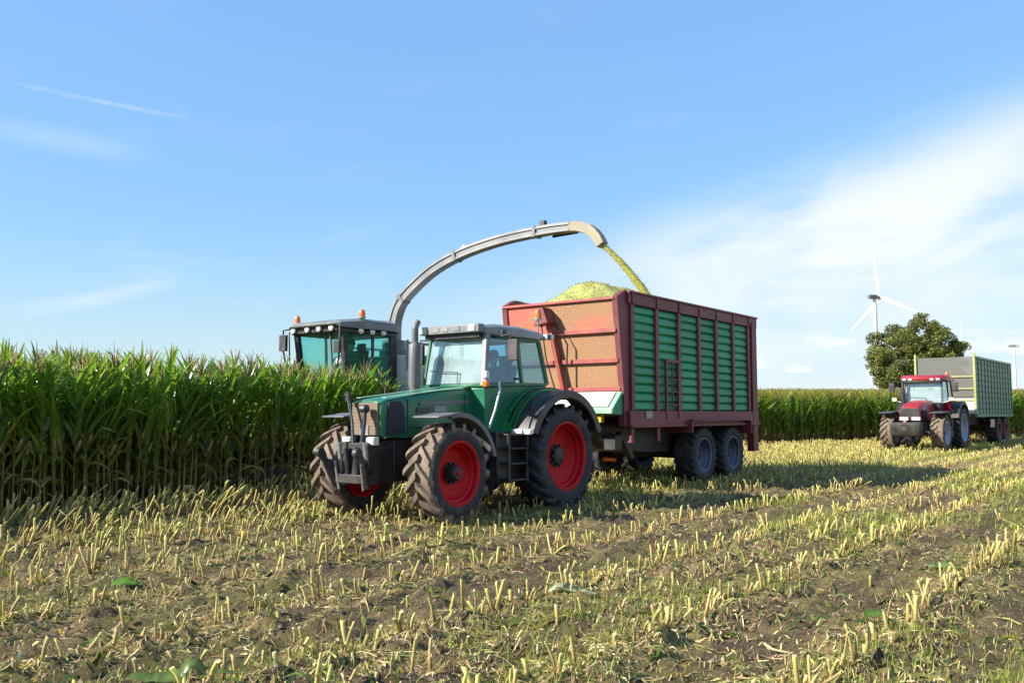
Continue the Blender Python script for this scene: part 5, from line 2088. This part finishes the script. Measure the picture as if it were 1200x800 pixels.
# under wheels
sp_, X, Yg = sp_[ok], X[ok], Yg[ok]
tr = track_amt(sp_[:, 1], sp_[:, 0])
patch = fbm(X * 0.55, Yg * 0.55, 3, 31)
rowi = np.round((sp_[:, 1] - 0.62) / 0.75).astype(int)
pk = np.where(tr > 0.35, 0.25, np.clip(0.75 + 1.3 * (patch - 0.42), 0.35, 1.0))
pk = np.where(sp_[:, 1] < 5, np.maximum(pk, 0.85), pk)
pk = np.where((rowi % 2 == 1) & (sp_[:, 1] > 5), pk * 0.42, pk)
pk = np.where((rowi % 2 == 0) & (sp_[:, 1] > 5), np.clip(pk * 1.5, 0.5, 1), pk)
pk = np.where(Yg > 20, np.maximum(pk, 0.8), pk)
ok = rng.uniform(0, 1, len(X)) < pk
sp_, X, Yg, tr = sp_[ok], X[ok], Yg[ok], tr[ok]
n = len(X)
SP = np.stack([X, Yg, ground_z(X, Yg) - 0.02], -1)
wild = fbm(X * 1.3, Yg * 1.3, 2, 55)
hgt = rng.uniform(0.12, 0.27, n)
wl = np.clip((6.5 - sp_[:, 1]) / 4, 0, 1) * np.clip((3 - X) / 5, 0, 1)        # taller, wind-leaned band next to the standing crop
hgt = hgt * (1 - wl) + rng.uniform(0.22, 0.46, n) * wl
hgt = np.where(tr > 0.3, hgt * 0.6, hgt) * np.clip(0.6 + 0.8 * wild, 0.6, 1.3)
fl = rng.uniform(0, 1, n)
tilt = rng.normal(0, 0.16, (n, 2)) + wl[:, None] * np.array([[0.5, -0.1]]) * rng.uniform(0.1, 1.7, (n, 1))
tilt = np.where((fl < 0.10)[:, None], rng.normal(0, 0.9, (n, 2)), tilt)
s_idx = rng.integers(0, NS, n)
s_rz = rng.uniform(0, 6.28, n)
fat = rng.uniform(0.95, 1.5, n)
s_sc = np.stack([fat, fat, hgt], -1)
shx, shy, sdd = project(SP + np.array([0, 0, 0.1]))
infr = (shx > 5) & (shx < 1195) & (shy < 795)
order = np.argsort(np.where(infr, sdd, 1e9))
ind = order[:300]
rest = np.ones(n, bool)
rest[ind] = False
stint = rng.uniform(0.7, 1.25, (n, 1)) * np.where(rng.uniform(0, 1, (n, 1)) < 0.3, np.array([[0.92, 1.08, 0.8]]), np.array([[1.0, 0.97, 0.95]]))
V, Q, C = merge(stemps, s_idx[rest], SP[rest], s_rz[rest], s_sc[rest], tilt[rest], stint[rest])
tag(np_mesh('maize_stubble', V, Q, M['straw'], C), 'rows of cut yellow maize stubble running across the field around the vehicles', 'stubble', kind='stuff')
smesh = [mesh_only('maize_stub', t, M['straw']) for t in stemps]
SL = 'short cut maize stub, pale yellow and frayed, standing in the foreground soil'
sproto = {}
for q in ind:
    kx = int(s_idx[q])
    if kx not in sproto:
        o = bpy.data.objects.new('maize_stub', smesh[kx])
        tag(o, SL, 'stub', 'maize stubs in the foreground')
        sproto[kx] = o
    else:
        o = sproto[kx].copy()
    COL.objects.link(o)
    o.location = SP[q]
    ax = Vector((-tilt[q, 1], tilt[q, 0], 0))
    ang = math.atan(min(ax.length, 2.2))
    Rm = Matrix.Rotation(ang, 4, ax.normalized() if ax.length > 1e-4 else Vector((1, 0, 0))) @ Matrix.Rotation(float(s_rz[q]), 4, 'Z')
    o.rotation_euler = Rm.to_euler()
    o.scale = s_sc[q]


# ------------------------------------------------------------------ litter, clods and grass
def flat_ribbons(P, az_, L, wd, lift, cols, n=4):
    m = len(P)
    q = np.linspace(0, 1, n)
    curl = rng.normal(0, 0.22, m)
    a = az_[:, None] + curl[:, None] * q[None]
    x = P[:, 0, None] + np.cos(a) * L[:, None] * (q - 0.5)[None]
    y = P[:, 1, None] + np.sin(a) * L[:, None] * (q - 0.5)[None]
    up = lift[:, None] * np.sin(np.pi * q)[None] * rng.uniform(0.1, 1, (m, 1)) + rng.uniform(0, 1, (m, 1)) * lift[:, None] * q[None]
    z = ground_z(x, y) + 0.008 + up
    sx, sy = -np.sin(a), np.cos(a)
    w = wd[:, None] * np.minimum(1, 1.4 * (1 - q) + 0.12)[None]
    tl = rng.normal(0, 0.5, (m, 1))
    Lp = np.stack([x - sx * w, y - sy * w, z - tl * w + np.abs(tl) * w], -1)
    Rp = np.stack([x + sx * w, y + sy * w, z + tl * w + np.abs(tl) * w], -1)
    V = np.stack([Lp, Rp], 2).reshape(-1, 3)
    b = (np.arange(m) * n * 2)[:, None] + (np.arange(n - 1) * 2)[None]
    Q = np.stack([b, b + 1, b + 3, b + 2], -1).reshape(-1, 4)
    return V, Q, np.repeat(cols, n * 2, 0)


def scatter(cnt, y0, y1, p=1.6):
    """denser close to the viewer, over the whole width of the field"""
    y = y0 + (y1 - y0) * rng.uniform(0, 1, cnt) ** p
    x = rng.uniform(-1, 1, cnt) * (y * 0.72 + 1.5)
    t, u = tu(x, y)
    sf = (x - E0[0]) * en[0] + (y - E0[1]) * en[1]
    k_ = (u > 0.1) & (sf < -0.2)
    return np.stack([x[k_], y[k_]], -1)


P = scatter(300000, 4.0, 36, 1.5)
t_, u_ = tu(P[:, 0], P[:, 1])
row_ = 0.5 + 0.5 * np.cos(2 * np.pi * (u_ - 0.62) / 1.5)
pr_ = np.clip(0.3 + 0.85 * row_ ** 2 + 1.6 * (fbm(t_ * 0.5, u_ * 1.2, 3, 91) - 0.5) - 0.3 * track_amt(u_, t_), 0.14, 1)
P = P[rng.uniform(0, 1, len(P)) < pr_]
n = len(P)
pal = np.array([[0.42, 0.31, 0.14], [0.58, 0.46, 0.23], [0.26, 0.17, 0.075], [0.3, 0.2, 0.08], [0.36, 0.34, 0.1], [0.15, 0.2, 0.04], [0.45, 0.33, 0.16]])
cols = pal[rng.integers(0, len(pal), n)] * rng.uniform(0.65, 1.4, (n, 1))
L = rng.uniform(0.02, 0.11, n) * np.where(rng.uniform(0, 1, n) < 0.12, 2.6, 1.0)
V, Q, C = flat_ribbons(P, rng.uniform(0, 6.28, n), L, rng.uniform(0.0015, 0.0055, n), rng.uniform(0, 0.016, n), cols)
tag(np_mesh('straw_litter', V, Q, M['straw'], C), 'chopped dry leaves and stalk bits strewn over the stubble field', 'straw litter', kind='stuff')

P = scatter(3600, 4.2, 26, 1.3)
n = len(P)
cols = np.array([[0.14, 0.2, 0.04], [0.28, 0.28, 0.07], [0.1, 0.17, 0.03], [0.34, 0.27, 0.1]])[rng.integers(0, 4, n)] * rng.uniform(0.7, 1.2, (n, 1))
V, Q, C = flat_ribbons(P, rng.uniform(0, 6.28, n), rng.uniform(0.12, 0.36, n), rng.uniform(0.006, 0.017, n), rng.uniform(0.004, 0.035, n), cols, 6)
tag(np_mesh('leaf_litter', V, Q, M['corn'], C), 'torn green and yellowing maize leaves lying between the stubble rows', 'leaf litter', kind='stuff')

# soil crumbs
P = scatter(30000, 4.2, 18, 1.5)
n = len(P)
oct_v = np.array([[1, 0, 0], [0, 1, 0], [-1, 0, 0], [0, -1, 0], [0.7, 0, 0.75], [0, 0.7, 0.75], [-0.7, 0, 0.75], [0, -0.7, 0.75]], float)
oct_q = np.array([[0, 1, 5, 4], [1, 2, 6, 5], [2, 3, 7, 6], [3, 0, 4, 7], [4, 5, 6, 7]])
ct = []
for i in range(6):
    v = oct_v * rng.uniform(0.4, 1.5, (8, 3))
    ct.append((v, oct_q, np.tile(np.array([[0.12, 0.088, 0.06]]), (8, 1))))
s_ = rng.uniform(0.004, 0.014, n) * np.where(rng.uniform(0, 1, n) < 0.06, 2.4, 1)
PP = np.stack([P[:, 0], P[:, 1], ground_z(P[:, 0], P[:, 1]) - 0.002], -1)
V, Q, C = merge(ct, rng.integers(0, 6, n), PP, rng.uniform(0, 6.28, n), np.stack([s_, s_ * rng.uniform(0.6, 1.2, n), s_ * rng.uniform(0.6, 1, n)], -1), None, rng.uniform(0.6, 1.5, (n, 1)) * np.ones((1, 3)))
tag(np_mesh('soil_crumbs', V, Q, M['straw'], C, smooth=False), 'loose dark crumbs of soil between the stubble rows', 'soil crumbs', kind='stuff')

# grass and weeds in patches
P = scatter(230000, 4.4, 50, 1.2)
t_, u_ = tu(P[:, 0], P[:, 1])
gp = fbm(t_ * 0.28, u_ * 0.75, 4, 77)
dens = np.clip((gp - 0.46) * 7, 0, 1) * np.clip(1 - track_amt(u_, t_) * 0.8, 0, 1) * np.clip(0.35 + (P[:, 0] + 6) / 10, 0.25, 1.5)
P = P[rng.uniform(0, 1, len(P)) < dens * 0.95]
n = len(P)
q = np.linspace(0, 1, 3)
az_ = rng.uniform(0, 6.28, n)
far_ = np.clip(P[:, 1] / 12, 0.8, 2.2)
L = rng.uniform(0.04, 0.13, n) * np.clip(far_, 0.9, 1.3)
ln = rng.uniform(0.1, 0.9, n)
x = P[:, 0, None] + np.cos(az_)[:, None] * (L * ln)[:, None] * q ** 1.5
y = P[:, 1, None] + np.sin(az_)[:, None] * (L * ln)[:, None] * q ** 1.5
z = ground_z(P[:, 0], P[:, 1])[:, None] - 0.005 + L[:, None] * q
w = (rng.uniform(0.0025, 0.005, n) * far_)[:, None] * np.array([1, 0.8, 0.1])
sx, sy = -np.sin(az_)[:, None], np.cos(az_)[:, None]
V = np.stack([np.stack([x - sx * w, y - sy * w, z], -1), np.stack([x + sx * w, y + sy * w, z], -1)], 2).reshape(-1, 3)
b = (np.arange(n) * 6)[:, None] + np.array([0, 2])[None]
Q = np.stack([b, b + 1, b + 3, b + 2], -1).reshape(-1, 4)
cg = np.array([[0.19, 0.26, 0.03]]) * rng.uniform(0.7, 1.3, (n, 1)) + rng.uniform(0, 1, (n, 1)) * np.array([[0.1, 0.06, 0.015]])
tag(np_mesh('grass', V, Q, M['grassleaf'], np.repeat(cg, 6, 0)), 'patches of short green grass and weeds growing through the stubble', 'grass', kind='stuff')


# larger leaves that stand out on the ground
def big_leaf(px, dist, az_, L, wd, c0, c1, label, arch=0.05):
    y = dist
    x = (px - 600) / F_PX * dist
    n = 22
    q = np.linspace(0, 1, n)
    a = az_ + 0.5 * (q - 0.5)
    pts = np.stack([np.cumsum(np.cos(a)) * L / n, np.cumsum(np.sin(a)) * L / n, arch * np.sin(np.pi * q) + 0.02], -1)
    pts -= pts[n // 2] * np.array([1, 1, 0])
    gzs = ground_z(x + pts[:, 0], y + pts[:, 1])
    g0 = float(gzs.max())
    pts[:, 2] += 0.8 * (gzs - g0) + 0.016
    w = wd * np.minimum(1, np.minimum(0.4 + 4 * q, 1.3 * (1 - q) ** 0.7 + 0.03)) * (1 + 0.07 * np.sin(q * 23 + px) + 0.06 * np.sin(q * 47 + 1))
    V, Q, C = ribbon(pts, w, np.array([0.1, -0.5, 1.0])[None] + np.stack([0 * q, 0.25 * np.sin(q * 9), 0 * q], -1), 0.38, c0, c1)
    o = np_mesh('fallen_leaf', V, Q, M['corn'], C)
    o.location = (x, y, g0)
    md = o.modifiers.new('thickness', 'SOLIDIFY')
    md.thickness = 0.002
    tag(o, label, 'leaf', 'large maize leaves lying on the stubble')


big_leaf(232, 5.8, R_(6), 0.8, 0.05, (0.13, 0.2, 0.05), (0.2, 0.26, 0.08), 'broad green maize leaf lying at the bottom edge of the picture, left of centre', 0.03)
big_leaf(672, 8.8, R_(-6), 0.5, 0.055, (0.34, 0.38, 0.24), (0.4, 0.42, 0.26), 'pale silvery maize leaf lying flat on bare soil near the middle of the foreground', 0.02)
big_leaf(1020, 7.3, R_(-38), 0.36, 0.045, (0.09, 0.19, 0.03), (0.15, 0.24, 0.04), 'dark green maize leaf slanting beside stubs in the right foreground', 0.06)
big_leaf(1105, 10.2, R_(-8), 0.45, 0.05, (0.2, 0.3, 0.1), (0.28, 0.35, 0.14), 'light green maize leaf lying across the stubble farther back at the right', 0.03)
big_leaf(160, 9.0, R_(15), 0.35, 0.06, (0.11, 0.23, 0.03), (0.16, 0.26, 0.04), 'small bright green leaf scrap lying among the leaning stubs at the left', 0.03)


# ------------------------------------------------------------------ tree beyond the far maize
def tree():
    bx, by = 52.2, 115.0
    bz = float(gbase(by))
    e = empty('broadleaf_tree', (bx, by, bz))
    e.scale = (1.05, 1.05, 1.02)
    tag(e, 'round dark green broadleaf tree standing beyond the far maize behind the red tractor', 'tree')
    r = np.random.default_rng(5)
    tr_ = MB()
    tr_.tube([(0, 0, -0.2), (0.05, 0, 1.2), (0.1, 0.1, 2.6), (0, 0.1, 4.2), (0.1, 0, 6.5), (0, 0, 9.0)], [0.55, 0.42, 0.38, 0.3, 0.18, 0.06], 10)
    clumps = []
    for i in range(15):
        a = 2.4 * i + r.uniform(-0.3, 0.3)
        z0 = 2.2 + 5.2 * i / 14
        L = (4.6 - 0.16 * i) * r.uniform(0.75, 1.05)
        el_ = R_(15 + 3.4 * i + r.uniform(-8, 8))
        tip = Vector((math.cos(a) * math.cos(el_) * L, math.sin(a) * math.cos(el_) * L, z0 + math.sin(el_) * L * 0.9))
        mid = Vector((0, 0, z0)).lerp(tip, 0.5) + Vector((0, 0, 0.3))
        tr_.tube([(0, 0, z0), mid, tip], [0.17, 0.1, 0.03], 6)
        clumps.append((tip, r.uniform(1.3, 2.0)))
        clumps.append((mid + Vector(r.normal(0, 0.6, 3)), r.uniform(1.1, 1.7)))
    tr_.build('trunk', M['bark'], e)
    # outer clumps that give the uneven outline
    for i in range(84):
        a = 2.39996 * i + r.uniform(-0.3, 0.3)
        ph = math.asin(-0.72 + 1.7 * (i + 0.5) / 84)
        rr = r.uniform(0.68, 1.0)
        c = Vector((math.cos(a) * math.cos(ph) * 6.0 * rr, math.sin(a) * math.cos(ph) * 6.0 * rr, 6.2 + math.sin(ph) * 5.9 * rr))
        clumps.append((c, r.uniform(0.75, 1.5)))
    P, S_, T = [], [], []
    for c, rad in clumps:
        m = int(560 * rad ** 2)
        d = r.normal(0, 1, (m, 3))
        d /= np.linalg.norm(d, axis=1)[:, None]
        pos = np.array(c)[None] + d * rad * (r.uniform(0, 1, (m, 1)) ** 0.4) * np.array([[1, 1, 0.72]])
        P.append(pos)
        T.append(np.full(m, r.uniform(0.75, 1.3)))
    P = np.concatenate(P)
    T = np.concatenate(T)
    nz = fbm(P[:, 0] * 0.9 + 20, P[:, 2] * 0.9 + P[:, 1] * 0.6, 3, 8)
    k_ = nz > 0.385
    P, T = P[k_], T[k_]
    n = len(P)
    d1 = r.normal(0, 1, (n, 3))
    d1 /= np.linalg.norm(d1, axis=1)[:, None]
    d2 = np.cross(d1, r.normal(0, 1, (n, 3)))
    d2 /= np.linalg.norm(d2, axis=1)[:, None]
    L = r.uniform(0.07, 0.17, (n, 1))
    V = np.stack([P - d1 * L, P - d2 * L * 0.6, P + d1 * L, P + d2 * L * 0.6], 1).reshape(-1, 3)
    g_ = (T * r.uniform(0.75, 1.25, n))[:, None]
    C = np.array([[0.1, 0.12, 0.024]]) * g_ + r.uniform(0, 1, (n, 1)) * np.array([[0.03, 0.02, 0.0]])
    np_mesh('crown', V, np.arange(n * 4).reshape(-1, 4), M['treeleaf'], np.repeat(C, 4, 0), parent=e, smooth=False)


tree()


# ------------------------------------------------------------------ wind turbines
def turbine(x, y, hub, blade, yaw, ang, label):
    z0 = float(gbase(y))
    e = empty('wind_turbine', (x, y, z0), yaw)       # rotor faces local +x
    tag(e, label, 'wind turbine', 'wind turbines on the horizon')
    t = MB()
    t.lathe([(2.4, -1), (2.1, hub * 0.4), (1.5, hub - 1.6)], 20, (0, 0, 0), 'z')
    t.build('tower', M['turbine'], e)
    t = MB()
    t.loft([[(4.2, -1.3, hub - 1.3), (4.2, 1.3, hub - 1.3), (4.2, 1.3, hub + 1.4), (4.2, -1.3, hub + 1.4)], [(0, -1.9, hub - 1.7), (0, 1.9, hub - 1.7), (0, 1.9, hub + 2.0), (0, -1.9, hub + 2.0)], [(-7, -1.5, hub - 1.2), (-7, 1.5, hub - 1.2), (-7, 1.5, hub + 1.8), (-7, -1.5, hub + 1.8)]])
    t.build('nacelle', M['midgrey'], e, bevel=0.3)
    t = MB()
    t.lathe([(1.5, 4.3), (1.6, 5.5), (1.2, 6.8), (0.05, 7.4)], 16, (0, 0, hub), 'x', cap=True)
    t.build('hub', M['turbine'], e)
    for i in range(3):
        a = R_(ang + 120 * i)
        b = MB()
        secs = []
        for f, ch, th in ((0.02, 2.0, 1.8), (0.08, 2.6, 1.3), (0.2, 3.6, 0.8), (0.5, 2.5, 0.5), (0.8, 1.6, 0.3), (0.97, 0.9, 0.14), (1.0, 0.3, 0.06)):
            rr = f * blade
            pr = [(-0.3, 0), (0, 0.5), (0.7, 0), (0, -0.5)]
            s_ = []
            for cx, tx in pr:
                # chord lies in the rotor plane, thickness along the shaft
                yy, zz = cx * ch, rr
                s_.append((5.6 + tx * th, yy * math.cos(a - math.pi / 2) - zz * math.sin(a - math.pi / 2), hub + yy * math.sin(a - math.pi / 2) + zz * math.cos(a - math.pi / 2)))
            secs.append(s_)
        b.loft(secs)
        b.build('blade', M['turbine'], e, smooth=1.0)


turbine(309.8, 760, 98.5, 41.5, R_(24.8), 83, 'tall white wind turbine with all three blades showing, left of the tree')
turbine(547, 1100, 79, 60, R_(-20), 90, 'faint wind turbine mostly hidden by the tree, only its upright blade showing')
turbine(747, 1330, 99.5, 34, R_(-29.3), 270, 'slim white wind turbine tower at the right edge above the slatted trailer')
